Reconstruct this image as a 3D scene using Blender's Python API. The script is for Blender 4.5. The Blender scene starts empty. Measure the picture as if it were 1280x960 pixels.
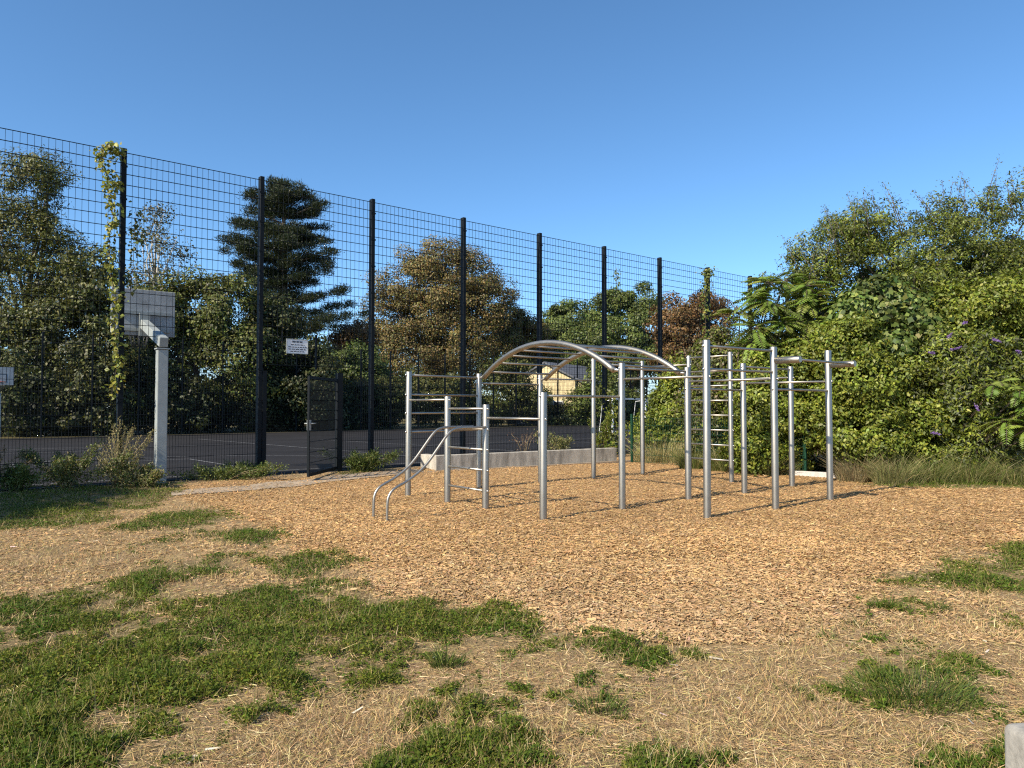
import bpy, bmesh, math
import numpy as np
from mathutils import Vector, Matrix
R = math.radians
rng = np.random.default_rng(7)
sc = bpy.context.scene
COL = sc.collection
CAM = np.array([0.0, 0.0, 1.5]); F = 900.0; PITCH = R(1.78)
U = np.array([0.774, 0.633, 0.0]); W = np.array([0.633, -0.774, 0.0])   # along the court fence / away from it, towards the camera
FP0 = np.array([-7.03, 12.92, 0.1])                                      # first fence post in view

# ------------------------------------------------------------------ helpers
def xw(px, Z): return (px - 640) / F * Z
def zw(py, Z): return 1.5 + (508 - py) / F * Z
def ground_at(px, py, z=0.0):
    d = np.array([(px - 640) / F, 1.0, (480 - py) / F])
    c, s = math.cos(PITCH), math.sin(PITCH)
    d = np.array([d[0], d[1] * c - d[2] * s, d[1] * s + d[2] * c])
    t = (z - 1.5) / d[2]
    return CAM + d * t
def to_px(x, y, z):
    c, s = math.cos(PITCH), math.sin(PITCH)
    dz = z - 1.5
    yy = y * c + dz * s; zz = -y * s + dz * c
    yy = np.where(yy < 0.05, 0.05, yy)
    return 640 + F * x / yy, 480 - F * zz / yy

def tag(o, label=None, cat=None, group=None, kind=None):
    if label: o['label'] = label
    if cat: o['category'] = cat
    if group: o['group'] = group
    if kind: o['kind'] = kind
    return o
def empty(name, loc, label, cat, group=None):
    o = bpy.data.objects.new(name, None); COL.objects.link(o)
    o.location = loc; o.empty_display_size = 0.2
    return tag(o, label, cat, group)
def link(name, me, parent=None, loc=None):
    o = bpy.data.objects.new(name, me); COL.objects.link(o)
    if parent is not None: o.parent = parent
    if loc is not None: o.location = loc
    return o
def shade(me): me.polygons.foreach_set('use_smooth', np.ones(len(me.polygons), dtype=bool))

def mesh_np(name, verts, faces, mat, tint=None, smooth=False):
    """verts (n,3), faces (m,k) numpy"""
    me = bpy.data.meshes.new(name)
    n = len(verts); m, k = faces.shape
    me.vertices.add(n); me.vertices.foreach_set('co', np.ascontiguousarray(verts, dtype=np.float32).ravel())
    me.loops.add(m * k); me.loops.foreach_set('vertex_index', np.ascontiguousarray(faces, dtype=np.int32).ravel())
    me.polygons.add(m); me.polygons.foreach_set('loop_start', np.arange(0, m * k, k, dtype=np.int32))
    if smooth: me.polygons.foreach_set('use_smooth', np.ones(m, dtype=bool))
    if tint is not None:
        a = me.color_attributes.new('tint', 'FLOAT_COLOR', 'POINT')
        c = np.ones((n, 4), dtype=np.float32); c[:, :3] = tint
        a.data.foreach_set('color', c.ravel())
    me.update(calc_edges=True); me.materials.append(mat)
    return me

class Quads:
    """collects many small four-cornered leaves / blades / chips"""
    def __init__(s): s.v = []; s.c = []
    def leaves(s, P, D, N, L, Wd, C, fold=0.18, mid=0.45):
        D = norm(D); S = norm(np.cross(D, N)); N = np.cross(S, D)
        L = L[:, None]; Wd = Wd[:, None]
        a = P; b = P + D * L * mid + S * Wd * .5 + N * Wd * fold
        c = P + D * L; d = P + D * L * mid - S * Wd * .5 + N * Wd * fold
        s._add(a, b, c, d, C)
    def blades(s, P, D, N, L, Wd, C, tip=.25, droop=None):
        D = norm(D); S = norm(np.cross(D, N)); L = L[:, None]; Wd = Wd[:, None]
        e = P + D * L
        s._add(P - S * Wd * .5, P + S * Wd * .5, e + S * Wd * .5 * tip, e - S * Wd * .5 * tip, C)
    def _add(s, a, b, c, d, C):
        s.v.append(np.stack([a, b, c, d], 1).reshape(-1, 3)); s.c.append(np.repeat(C, 4, axis=0))
    def build(s, name, mat, origin=(0, 0, 0)):
        v = np.concatenate(s.v) - np.array(origin); c = np.concatenate(s.c)
        return mesh_np(name, v, np.arange(len(v)).reshape(-1, 4), mat, c)
def norm(a): return a / np.maximum(np.linalg.norm(a, axis=-1, keepdims=True), 1e-9)
def rdir(n): return norm(rng.normal(size=(n, 3)))
def pick(pal, n, jit=.18):
    pal = np.array(pal); c = pal[rng.integers(0, len(pal), n)]
    return np.clip(c * (1 + jit * rng.normal(size=(n, 1))) * (1 + .06 * rng.normal(size=(n, 3))), .004, .9)

class Tubes:
    def __init__(s): s.bm = bmesh.new()
    def tube(s, pts, rads, n=8, caps=True):
        pts = [Vector(p) for p in pts]
        if not hasattr(rads, '__len__'): rads = [rads] * len(pts)
        ring = []
        T0 = (pts[1] - pts[0]).normalized()
        ref = Vector((0, 0, 1)) if abs(T0.z) < .9 else Vector((1, 0, 0))
        A = T0.cross(ref).normalized()
        for i, p in enumerate(pts):
            if i == 0: T = T0
            elif i == len(pts) - 1: T = (pts[i] - pts[i - 1]).normalized()
            else: T = ((pts[i + 1] - p).normalized() + (p - pts[i - 1]).normalized()).normalized()
            A = (A - T * A.dot(T)).normalized(); B = T.cross(A)
            ring.append([s.bm.verts.new(p + (A * math.cos(2 * math.pi * k / n) + B * math.sin(2 * math.pi * k / n)) * rads[i]) for k in range(n)])
        for a, b in zip(ring, ring[1:]):
            for k in range(n):
                f = s.bm.faces.new((a[k], a[(k + 1) % n], b[(k + 1) % n], b[k])); f.smooth = True
        if caps:
            s.bm.faces.new(ring[0][::-1]); s.bm.faces.new(ring[-1])
        return s
    def box(s, c, ax, ay, az):
        """centre and three half-extent vectors"""
        c = Vector(c); ax, ay, az = Vector(ax), Vector(ay), Vector(az)
        v = [s.bm.verts.new(c + ax * i + ay * j + az * k) for i in (-1, 1) for j in (-1, 1) for k in (-1, 1)]
        for q in ((0, 1, 3, 2), (4, 6, 7, 5), (0, 4, 5, 1), (2, 3, 7, 6), (0, 2, 6, 4), (1, 5, 7, 3)):
            s.bm.faces.new([v[i] for i in q])
        return s
    def bevel(s, w, seg=2):
        bmesh.ops.recalc_face_normals(s.bm, faces=s.bm.faces[:]); s.bm.normal_update()
        es = [e for e in s.bm.edges if len(e.link_faces) == 2 and e.calc_face_angle(0) > .6]
        bmesh.ops.bevel(s.bm, geom=es, offset=w, segments=seg, affect='EDGES', profile=.6); return s
    def mesh(s, name, mat):
        bmesh.ops.recalc_face_normals(s.bm, faces=s.bm.faces[:])
        me = bpy.data.meshes.new(name); s.bm.to_mesh(me); s.bm.free(); me.materials.append(mat); return me

# value noise
_perm = np.random.default_rng(3).random((256, 256))
def vnoise(x, y):
    xi = np.floor(x).astype(int); yi = np.floor(y).astype(int); fx = x - xi; fy = y - yi
    fx = fx * fx * (3 - 2 * fx); fy = fy * fy * (3 - 2 * fy)
    g = lambda i, j: _perm[(xi + i) % 256, (yi + j) % 256]
    return (g(0, 0) * (1 - fx) + g(1, 0) * fx) * (1 - fy) + (g(0, 1) * (1 - fx) + g(1, 1) * fx) * fy
def fbm(x, y, o=4):
    a = 0; t = 0; w = 1
    for i in range(o):
        a = a + w * vnoise(x * 2 ** i + 17.3 * i, y * 2 ** i + 9.1 * i); t += w; w *= .55
    return a / t - .5

# ------------------------------------------------------------------ materials
def mat(name):
    m = bpy.data.materials.new(name); m.use_nodes = True
    nt = m.node_tree; b = nt.nodes['Principled BSDF']
    return m, nt, b
def N_(nt, t, **kw):
    n = nt.nodes.new(t)
    for k, v in kw.items():
        if k in n.inputs: n.inputs[k].default_value = v
        else: setattr(n, k, v)
    return n
def ramp(nt, fac, stops):
    r = nt.nodes.new('ShaderNodeValToRGB'); e = r.color_ramp.elements
    while len(e) < len(stops): e.new(.5)
    for i, (p, c) in enumerate(stops): e[i].position = p; e[i].color = (*c, 1)
    nt.links.new(fac, r.inputs[0]); return r.outputs[0]
def mixc(nt, f, a, b, mode='MIX'):
    m = nt.nodes.new('ShaderNodeMix'); m.data_type = 'RGBA'; m.blend_type = mode
    for i, v in ((0, f), (6, a), (7, b)):
        if hasattr(v, 'is_linked'): nt.links.new(v, m.inputs[i])
        else: m.inputs[i].default_value = v if i == 0 else (*v, 1)
    return m.outputs[2]
def bump(nt, b, h, strength, dist):
    n = N_(nt, 'ShaderNodeBump'); n.inputs['Strength'].default_value = strength; n.inputs['Distance'].default_value = dist
    nt.links.new(h, n.inputs['Height']); nt.links.new(n.outputs[0], b.inputs['Normal'])
def noise(nt, scale, detail=4, rough=.6, coord='Object', vec=None):
    if vec is None:
        tc = nt.nodes.new('ShaderNodeTexCoord'); vec = tc.outputs[coord]
    n = N_(nt, 'ShaderNodeTexNoise'); n.inputs['Scale'].default_value = scale; n.inputs['Detail'].default_value = detail; n.inputs['Roughness'].default_value = rough
    nt.links.new(vec, n.inputs['Vector']); return n.outputs[0]

def simple(name, col, rough=.6, metal=0, var=.25, scale=8, bmp=0.0, bscale=60, spec=.5):
    m, nt, b = mat(name); b.inputs['Specular IOR Level'].default_value = spec
    b.inputs['Roughness'].default_value = rough; b.inputs['Metallic'].default_value = metal
    n = noise(nt, scale)
    c0 = tuple(c * (1 - var) for c in col); c1 = tuple(min(1, c * (1 + var)) for c in col)
    nt.links.new(ramp(nt, n, [(.3, c0), (.7, c1)]), b.inputs['Base Color'])
    if bmp: bump(nt, b, noise(nt, bscale), bmp, .01)
    return m
def tinted(name, rough=.6, trans=0.0, spec=.3):
    m, nt, b = mat(name)
    a = N_(nt, 'ShaderNodeAttribute'); a.attribute_name = 'tint'
    nt.links.new(a.outputs['Color'], b.inputs['Base Color']); b.inputs['Roughness'].default_value = rough
    b.inputs['Specular IOR Level'].default_value = spec
    if trans:
        t = N_(nt, 'ShaderNodeBsdfTranslucent'); h = N_(nt, 'ShaderNodeHueSaturation'); h.inputs['Value'].default_value = 1.25; h.inputs['Saturation'].default_value = 1.1
        nt.links.new(a.outputs['Color'], h.inputs['Color']); nt.links.new(h.outputs[0], t.inputs['Color'])
        mx = N_(nt, 'ShaderNodeMixShader'); mx.inputs[0].default_value = trans
        nt.links.new(b.outputs[0], mx.inputs[1]); nt.links.new(t.outputs[0], mx.inputs[2])
        nt.links.new(mx.outputs[0], nt.nodes['Material Output'].inputs[0])
    return m

M_leaf = tinted('leaf', .5, .28, .35)
M_blade = tinted('grass_blade', .65, .25, .2)
M_chip = tinted('wood_chip', .75, 0, .2)
M_petal = tinted('petal', .6, .2, .2)
M_bark = simple('bark', (.10, .075, .055), .9, var=.5, scale=12, bmp=.6, bscale=25)
M_birch = simple('birch_bark', (.42, .40, .36), .8, var=.5, scale=5)
M_black = simple('fence_coating', (.006, .009, .012), .6, var=.25, scale=3, spec=.15)
M_greenpaint = simple('green_coating', (.006, .038, .020), .6, var=.2, spec=.2)
M_galv = simple('galvanised_steel', (.27, .295, .29), .6, .1, var=.14, scale=5, bmp=.03, bscale=30)
M_bolt = simple('bolt_steel', (.60, .60, .58), .3, 1.0, var=.1, scale=20)
M_white = simple('white_paint', (.72, .73, .72), .5, var=.08, scale=5)
M_lines = simple('line_paint', (.20, .20, .20), .7, var=.55, scale=7)
M_board = simple('backboard', (.30, .32, .33), .6, .0, var=.2, scale=4)
M_ink = simple('sign_ink', (.05, .055, .07), .6, var=.1)
M_chain = simple('chain', (.10, .10, .10), .5, .6)
M_rim = simple('rim_paint', (.45, .10, .04), .5, var=.2)
M_straw = tinted('straw', .7, .15, .2)

# brushed stainless
M_steel, nt, b = mat('brushed_steel')
b.inputs['Metallic'].default_value = 1; b.inputs['Roughness'].default_value = .4
tc = nt.nodes.new('ShaderNodeTexCoord'); mp = nt.nodes.new('ShaderNodeMapping'); mp.inputs['Scale'].default_value = (1, 1, .08)
nt.links.new(tc.outputs['Object'], mp.inputs[0])
n1 = noise(nt, 24, 3, .6, vec=mp.outputs[0]); n2 = noise(nt, 5, 3, .6, vec=tc.outputs['Object'])
nt.links.new(ramp(nt, n2, [(.3, (.34, .318, .275)), (.7, (.40, .375, .325))]), b.inputs['Base Color'])
mr = N_(nt, 'ShaderNodeMapRange'); mr.inputs[3].default_value = .42; mr.inputs[4].default_value = .50
nt.links.new(n1, mr.inputs[0]); nt.links.new(mr.outputs[0], b.inputs['Roughness'])
bump(nt, b, n1, .02, .002)

# concrete
def concrete(name, col, stain=.55):
    m, nt, b = mat(name); b.inputs['Roughness'].default_value = .9
    tc = nt.nodes.new('ShaderNodeTexCoord'); mp = nt.nodes.new('ShaderNodeMapping'); mp.inputs['Scale'].default_value = (1.6, 1.6, .35)
    nt.links.new(tc.outputs['Object'], mp.inputs[0])
    a = noise(nt, 3, 6, .65, vec=mp.outputs[0]); c = noise(nt, 45, 4, .7, vec=tc.outputs['Object'])
    k = ramp(nt, a, [(.34, tuple(x * stain for x in col)), (.55, col), (.75, tuple(x * 1.2 for x in col))])
    g = ramp(nt, c, [(.3, (.72, .72, .72)), (.6, (1, 1, 1))])
    nt.links.new(mixc(nt, 1.0, k, g, 'MULTIPLY'), b.inputs['Base Color']); bump(nt, b, c, .35, .01)
    return m
M_conc = concrete('concrete', (.48, .44, .37), .45)
M_conc_pale = concrete('pale_concrete', (.50, .47, .43), .7)
M_bollard = concrete('weathered_concrete', (.34, .32, .28), .65)
M_path = concrete('dusty_path', (.37, .29, .205), .75)

# asphalt
M_asph, nt, b = mat('asphalt'); b.inputs['Roughness'].default_value = .9; b.inputs['Specular IOR Level'].default_value = .12
a = noise(nt, .35, 5, .6); c = noise(nt, 90, 3, .7)
k = ramp(nt, a, [(.3, (.016, .0150, .0155)), (.7, (.026, .0245, .0250))])
nt.links.new(mixc(nt, 1.0, k, ramp(nt, c, [(.3, (.7, .7, .7)), (.7, (1.25, 1.25, 1.25))]), 'MULTIPLY'), b.inputs['Base Color']); bump(nt, b, c, .3, .004)

# ground: dry turf, wood chips, green turf, chosen by the masks
M_ground, nt, b = mat('ground_cover'); b.inputs['Roughness'].default_value = .95; b.inputs['Specular IOR Level'].default_value = .15
tc = nt.nodes.new('ShaderNodeTexCoord')
def attr(nm):
    a = N_(nt, 'ShaderNodeAttribute'); a.attribute_name = nm; return a.outputs['Fac']
vo = N_(nt, 'ShaderNodeTexVoronoi'); vo.inputs['Scale'].default_value = 58; vo.inputs['Randomness'].default_value = 1
mpv = nt.nodes.new('ShaderNodeMapping'); mpv.inputs['Scale'].default_value = (1, 1.5, 1)
wn = N_(nt, 'ShaderNodeTexNoise'); wn.inputs['Scale'].default_value = 14
nt.links.new(tc.outputs['Object'], wn.inputs['Vector'])
ad = N_(nt, 'ShaderNodeMixRGB', blend_type='LINEAR_LIGHT'); ad.inputs[0].default_value = .04
nt.links.new(tc.outputs['Object'], ad.inputs[1]); nt.links.new(wn.outputs['Color'], ad.inputs[2])
nt.links.new(ad.outputs[0], mpv.inputs[0]); nt.links.new(mpv.outputs[0], vo.inputs['Vector'])
sep = N_(nt, 'ShaderNodeSeparateColor'); nt.links.new(vo.outputs['Color'], sep.inputs[0])
chipc = ramp(nt, sep.outputs[0], [(0, (.13, .075, .035)), (.25, (.32, .19, .085)), (.6, (.45, .275, .125)), (.85, (.55, .36, .18)), (1, (.36, .29, .21))])
chipc = mixc(nt, .5, chipc, ramp(nt, noise(nt, .7, 4, vec=tc.outputs['Object']), [(.3, (.32, .21, .11)), (.7, (.47, .29, .13))]))
dn = noise(nt, 55, 5, .75, vec=tc.outputs['Object']); dl = noise(nt, 1.6, 5, .6, vec=tc.outputs['Object'])
dryc = ramp(nt, dn, [(.25, (.10, .066, .036)), (.45, (.25, .165, .082)), (.7, (.39, .27, .13))])
dryc = mixc(nt, .45, dryc, ramp(nt, dl, [(.3, (.22, .165, .115)), (.7, (.40, .285, .155))]))
grc = ramp(nt, dn, [(.3, (.03, .032, .012)), (.55, (.07, .075, .022)), (.75, (.20, .16, .075))])
c1 = mixc(nt, attr('chips'), dryc, chipc); c2 = mixc(nt, attr('green'), c1, grc)
nt.links.new(c2, b.inputs['Base Color'])
hh = mixc(nt, attr('chips'), dn, vo.outputs['Distance']); bump(nt, b, hh, .7, .02)

# ------------------------------------------------------------------ world, sun, camera
wd = bpy.data.worlds.new('World'); sc.world = wd; wd.use_nodes = True
wn_ = wd.node_tree; bg = wn_.nodes['Background']
sky = wn_.nodes.new('ShaderNodeTexSky'); sky.sky_type = 'NISHITA'; sky.sun_disc = False
EL = R(37.0); sx, sy = -.722, -.692
sky.sun_elevation = EL; sky.sun_rotation = math.atan2(sx, sy); sky.altitude = 50; sky.air_density = .75; sky.dust_density = .4; sky.ozone_density = 5.5
hs = wn_.nodes.new('ShaderNodeHueSaturation'); hs.inputs['Hue'].default_value = .4925; hs.inputs['Saturation'].default_value = 1.06
wn_.links.new(sky.outputs[0], hs.inputs['Color']); wn_.links.new(hs.outputs[0], bg.inputs[0]); bg.inputs[1].default_value = .128
sl = bpy.data.lights.new('sun', 'SUN'); sl.energy = 5.0; sl.angle = R(.53); sl.color = (1, .90, .74)
so = bpy.data.objects.new('sun', sl); COL.objects.link(so); so.location = (-20, -20, 30)
so.rotation_euler = Vector((-sx * math.cos(EL), -sy * math.cos(EL), -math.sin(EL))).to_track_quat('-Z', 'Y').to_euler()
cd = bpy.data.cameras.new('camera'); cd.sensor_width = 36; cd.lens = 36 * F / 1280; cd.clip_end = 2000; cd.clip_start = .05
co = bpy.data.objects.new('camera', cd); COL.objects.link(co); co.location = CAM; co.rotation_euler = (R(90) + PITCH, 0, 0); sc.camera = co
sc.view_settings.view_transform = 'Standard'; sc.view_settings.look = 'None'; sc.view_settings.exposure = 0.80; sc.view_settings.gamma = 1
sc.render.engine = 'CYCLES'; sc.cycles.max_bounces = 6; sc.cycles.diffuse_bounces = 3; sc.cycles.transmission_bounces = 3
sc.cycles.use_denoising = False
sc.cycles.filter_width = 1.2

# ------------------------------------------------------------------ ground masks
POLY_CHIPS = [[(205, 616), (262, 632), (335, 662), (385, 690), (450, 715), (500, 745), (600, 768), (700, 785), (840, 808), (960, 798), (1040, 770), (1090, 742), (1110, 715),
               (1190, 693), (1290, 678), (1500, 660), (1700, 604), (1290, 600), (1000, 594), (900, 585), (800, 570), (770, 574), (545, 588), (480, 594), (400, 603), (300, 606)]]
POLY_GREEN = [
    [(-400, 760), (0, 750), (56, 737), (112, 737), (150, 727), (161, 709), (210, 701), (262, 694), (300, 696), (292, 709), (244, 724), (210, 722), (210, 731), (240, 739), (232, 746), (210, 765),
     (225, 780), (262, 765), (255, 750), (300, 731), (375, 724), (400, 722), (434, 732), (469, 753), (544, 750), (592, 760), (654, 770), (661, 784), (709, 791), (761, 791), (826, 796), (836, 818),
     (778, 825), (726, 825), (675, 818), (606, 815), (555, 798), (534, 811), (513, 822), (486, 842), (434, 870), (400, 863), (337, 859), (262, 870), (247, 900), (202, 945), (180, 1000), (-400, 1100)],
    [(476, 935), (503, 918), (572, 921), (572, 904), (606, 896), (634, 915), (634, 942), (600, 975), (500, 990)],
    [(700, 990), (744, 932), (795, 915), (840, 925), (874, 922), (902, 960), (960, 1000)],
    [(1052, 850), (1066, 820), (1132, 810), (1172, 818), (1192, 834), (1230, 850), (1232, 880), (1149, 878), (1072, 874)],
    [(1094, 726), (1101, 717), (1167, 712), (1249, 705), (1252, 688), (1280, 677), (1500, 650), (1500, 770), (1280, 743), (1235, 741), (1184, 732)],
    [(1125, 965), (1167, 949), (1215, 930), (1260, 940), (1300, 1000), (1100, 1000)],
    [(142, 666), (169, 652), (210, 641), (262, 636), (300, 649), (262, 656), (202, 662)],
    [(229, 667), (270, 664), (322, 662), (352, 669), (352, 682), (285, 681)],
    [(341, 697), (400, 690), (430, 700), (440, 712), (400, 716), (349, 712)],
    [(-300, 612), (0, 606), (216, 602), (222, 620), (180, 634), (130, 640), (140, 652), (60, 660), (-300, 690)],
    [(200, 603), (330, 590), (345, 600), (290, 606), (220, 608)],
    [(412, 592), (488, 577), (498, 592), (440, 600)],
    [(566, 878), (590, 862), (622, 862), (625, 876), (590, 884)],
    [(540, 818), (552, 808), (572, 812), (566, 828)],
    [(722, 880), (745, 865), (768, 872), (760, 890)],
    [(1195, 770), (1240, 764), (1268, 772), (1230, 782)],
    [(1092, 752), (1110, 744), (1130, 750), (1112, 760)],
    [(1060, 774), (1075, 768), (1090, 773), (1076, 780)],
    [(20, 690), (60, 684), (75, 690), (40, 696)], [(180, 680), (215, 674), (220, 682), (190, 686)],
    [(1080, 606), (1120, 596), (1500, 590), (1500, 612), (1200, 612)],
]
def inpoly(px, py, poly):
    r = np.zeros(px.shape, bool); n = len(poly)
    xs = [p[0] for p in poly]; ys = [p[1] for p in poly]
    bb = (px > min(xs)) & (px < max(xs)) & (py > min(ys)) & (py < max(ys))
    if not bb.any(): return r
    x = px[bb]; y = py[bb]; rr = np.zeros(x.shape, bool)
    for i in range(n):
        x0, y0 = poly[i]; x1, y1 = poly[(i + 1) % n]
        if y0 == y1: continue
        c = ((y0 > y) != (y1 > y)) & (x < (x1 - x0) * (y - y0) / (y1 - y0) + x0)
        rr ^= c
    r[bb] = rr; return r
def height(x, y):
    d = -((x - FP0[0]) * -.633 + (y - FP0[1]) * .774)          # metres in front of the fence
    t = np.clip((2.6 - d) / 2.2, 0, 1); t = t * t * (3 - 2 * t)
    h = .1 * t + .0113 * np.clip(d, -36, 0) + (.05 * fbm(x * .35, y * .35, 3) + .045 * fbm(x * 1.7 + 5, y * 1.7, 2)) * np.clip((1.2 - t) * 1, 0, 1) * np.clip((d + .2) / 1.5, 0, 1)
    return h
def masks(x, y, jit=0.0):
    wx = x + .22 * fbm(x * 1.3, y * 1.3) + .30 * fbm(x * 6 + 40, y * 6) + (rng.normal(size=x.shape) * jit if jit else 0)
    wy = y + .26 * fbm(x * 1.3 + 90, y * 1.3) + .42 * fbm(x * 6, y * 6 + 50) + (rng.normal(size=x.shape) * jit if jit else 0)
    px, py = to_px(wx, wy, 0.0 * x)
    g = np.zeros(x.shape, bool); c = np.zeros(x.shape, bool)
    front = y > .6
    for p in POLY_GREEN: g |= inpoly(px, py, p)
    for p in POLY_CHIPS: c |= inpoly(px, py, p)
    other = (fbm(x * .5 + 5, y * .5) > .02)
    g = np.where(front, g, other); c &= front
    return g, c & ~g

xs = np.concatenate([-np.geomspace(600, 12.5, 26), np.arange(-12, 14.01, .09), np.geomspace(14.5, 600, 26)])
ys = np.concatenate([-np.geomspace(300, 1.2, 14), np.arange(-1, 2, .4), np.arange(2, 20.01, .09), np.geomspace(20.6, 900, 34)])
GX, GY = np.meshgrid(xs, ys); gx, gy = GX.ravel(), GY.ravel()
gz = height(gx, gy)
mg = np.zeros(gx.shape); mc = np.zeros(gx.shape)
for _ in range(3):
    a, c = masks(gx, gy, .05); mg += a / 3; mc += c / 3
dfence = -((gx - FP0[0]) * -.633 + (gy - FP0[1]) * .774)
mg *= .42; mg[dfence < -.2] = .75; mc[dfence < -.2] = 0
ny, nx = GX.shape
idx = np.arange(nx * ny).reshape(ny, nx)
fc = np.stack([idx[:-1, :-1], idx[:-1, 1:], idx[1:, 1:], idx[1:, :-1]], -1).reshape(-1, 4)
me = mesh_np('ground', np.stack([gx, gy, gz], 1), fc, M_ground, smooth=True)
for nm, arr in (('green', mg), ('chips', mc)):
    at = me.attributes.new(nm, 'FLOAT', 'POINT'); at.data.foreach_set('value', arr.astype(np.float32))
tag(link('ground', me), kind='structure')

# ------------------------------------------------------------------ ground cover (nobody could count it)
def scatter(n, z0, z1, power=1.0, wide=.86):
    u = rng.random(n)
    Z = z0 * (z1 / z0) ** u if power == 1 else (z0 ** (1 - power) + u * (z1 ** (1 - power) - z0 ** (1 - power))) ** (1 / (1 - power))
    return (rng.random(n) * 2 - 1) * (wide * Z + 1.6), Z
def on_ground(x, y, dz=0): return np.stack([x, y, height(x, y) + dz], 1)
def infront(x, y): return ((x - FP0[0]) * .633 - (y - FP0[1]) * .774) > .15

# wood chips
x, y = scatter(860000, 4.6, 19.5, 1.2)
g, c = masks(x, y, .10); keep = (c | (~g & (rng.random(len(x)) < np.clip(.5 - .9 * np.abs(fbm(x * 1.5, y * 1.5 + 8, 3) * 3), .03, .22)))) & infront(x, y); x, y = x[keep], y[keep]; n = len(x)
q = Quads(); az = rng.random(n) * 2 * np.pi; tl = rng.normal(size=n) * .16
D = np.stack([np.cos(az), np.sin(az), tl], 1); Nn = norm(np.stack([rng.normal(size=n) * .35, rng.normal(size=n) * .35, np.ones(n)], 1))
L = rng.gamma(5, .0042, n) + .009; Wd = L * rng.uniform(.18, .40, n)
C = pick([(.50, .305, .125), (.46, .275, .110), (.54, .335, .145), (.40, .235, .095), (.49, .300, .125), (.43, .30, .165), (.58, .39, .19), (.31, .185, .078)], n, .09)
edge_ = np.clip((7.6 - y) / 2.5, 0, 1)[:, None] * .18
C = (C * .8 + C.mean(0) * .2) * (1 + .5 * fbm(x * .6 + 11, y * .6, 4) - .15 * np.clip(fbm(x * 2.1, y * 2.1 + 70, 3) * 4, 0, 1))[:, None]; C = C * (1 - edge_) + C.mean(1, keepdims=True) * np.array([1.2, .98, .72]) * edge_
q.blades(on_ground(x, y, rng.uniform(.004, .018, n)), D, Nn, L, Wd, C, tip=.75)
tag(link('wood_chips', q.build('wood_chips', M_chip)), 'loose tan wood chips covering the ground under the climbing frame', 'wood chips', kind='stuff')

# dry straw
x, y = scatter(560000, 2.3, 15, 1.2)
g, c = masks(x, y, .12); keep = ~c & (~g | (rng.random(len(x)) < .42)) & infront(x, y); x, y, g = x[keep], y[keep], g[keep]; n = len(x)
q = Quads(); az = rng.random(n) * 2 * np.pi
tuft = np.clip(fbm(x * 2.2 + 7, y * 2.2, 3) * 4 + .3, 0, 1)
el = np.abs(rng.normal(size=n)) * (.12 + .6 * tuft)
D = np.stack([np.cos(az) * np.cos(el), np.sin(az) * np.cos(el), np.sin(el)], 1)
L = rng.gamma(4, .0085, n) + .009; Wd = rng.uniform(.0014, .0032, n) * (1 + .09 * y)
C = pick([(.45, .305, .140), (.53, .385, .195), (.35, .23, .105), (.48, .33, .145), (.29, .20, .10), (.30, .27, .09), (.60, .46, .26), (.20, .135, .07)], n, .2)
q.blades(on_ground(x, y, rng.uniform(0, .012, n)), D, rdir(n) + np.array([0, 0, 1.2]), L, Wd, C)
# upright seed stalks
x, y = scatter(3600, 2.3, 13, 1.0)
g, c = masks(x, y, .2); keep = ~c & infront(x, y) & (fbm(x * 1.4, y * 1.4 + 30) > .02); x, y = x[keep], y[keep]; n = len(x)
D = np.stack([rng.normal(size=n) * .25, rng.normal(size=n) * .25, np.ones(n)], 1)
q.blades(on_ground(x, y), D, np.stack([rng.normal(size=n), -np.ones(n) * 2, 0 * x], 1), rng.uniform(.05, .17, n), rng.uniform(.0016, .003, n), pick([(.5, .40, .2), (.42, .36, .16), (.55, .45, .26)], n))
tag(link('dry_grass', q.build('dry_grass', M_straw)), 'bleached dry grass and straw lying over bare soil', 'dry grass', kind='stuff')

# green turf: clover-like leaves and blades
x, y = scatter(1250000, 2.3, 15.5, 1.2)
ns = fbm(x * 2.6 + 60, y * 2.6, 4); nf = fbm(x * 9, y * 9 + 33, 3)
cov = np.zeros(x.shape)
for ox, oy in ((.2, 0), (-.2, 0), (0, .28), (0, -.28), (.1, .1), (-.12, -.1)): cov += masks(x + ox, y + oy)[0] / 6
cov = np.where(cov > .04, cov + 2.5 * ns + 1.4 * nf, 0); g = cov > rng.normal(size=x.shape) *   .12 + .49
c = masks(x, y)[1] & False; keep = g & infront(x, y) & (rng.random(len(x)) < np.clip(cov * 1.1, .15, 1)); x, y, cov = x[keep], y[keep], np.clip(cov[keep], 0, 1.3); n = len(x)
q = Quads(); hgt = np.clip(.055 + .13 * fbm(x * 1.1, y * 1.1 + 4, 4) + .13 * fbm(x * 5, y * 5, 3), .008, .12) * np.clip(cov * 1.1 - .42, .10, .85)
hue = np.clip(fbm(x * .8 + 3, y * .8, 3) * 2.6 + 1.6 * fbm(x * 4, y * 4 + 80, 2) + .42, 0, 1)[:, None]
cl = rng.random(n) < .68
k = cl.sum(); P = on_ground(x[cl], y[cl], hgt[cl] * np.sqrt(rng.random(k)))
az = rng.random(k) * 2 * np.pi; D = np.stack([np.cos(az), np.sin(az), rng.normal(size=k) * .35], 1)
Nn = np.stack([rng.normal(size=k) * .55, rng.normal(size=k) * .55, np.ones(k)], 1)
L = rng.uniform(.009, .024, k) * (1 + .04 * y[cl]); C = pick([(.048, .092, .008), (.064, .112, .010), (.034, .068, .006), (.085, .128, .014)], k, .24) * (1 - hue[cl]) + pick([(.115, .138, .014), (.085, .120, .012), (.155, .155, .022)], k, .24) * hue[cl]
q.leaves(P, D, Nn, L, L * rng.uniform(.5, .8, k), C)
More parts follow.
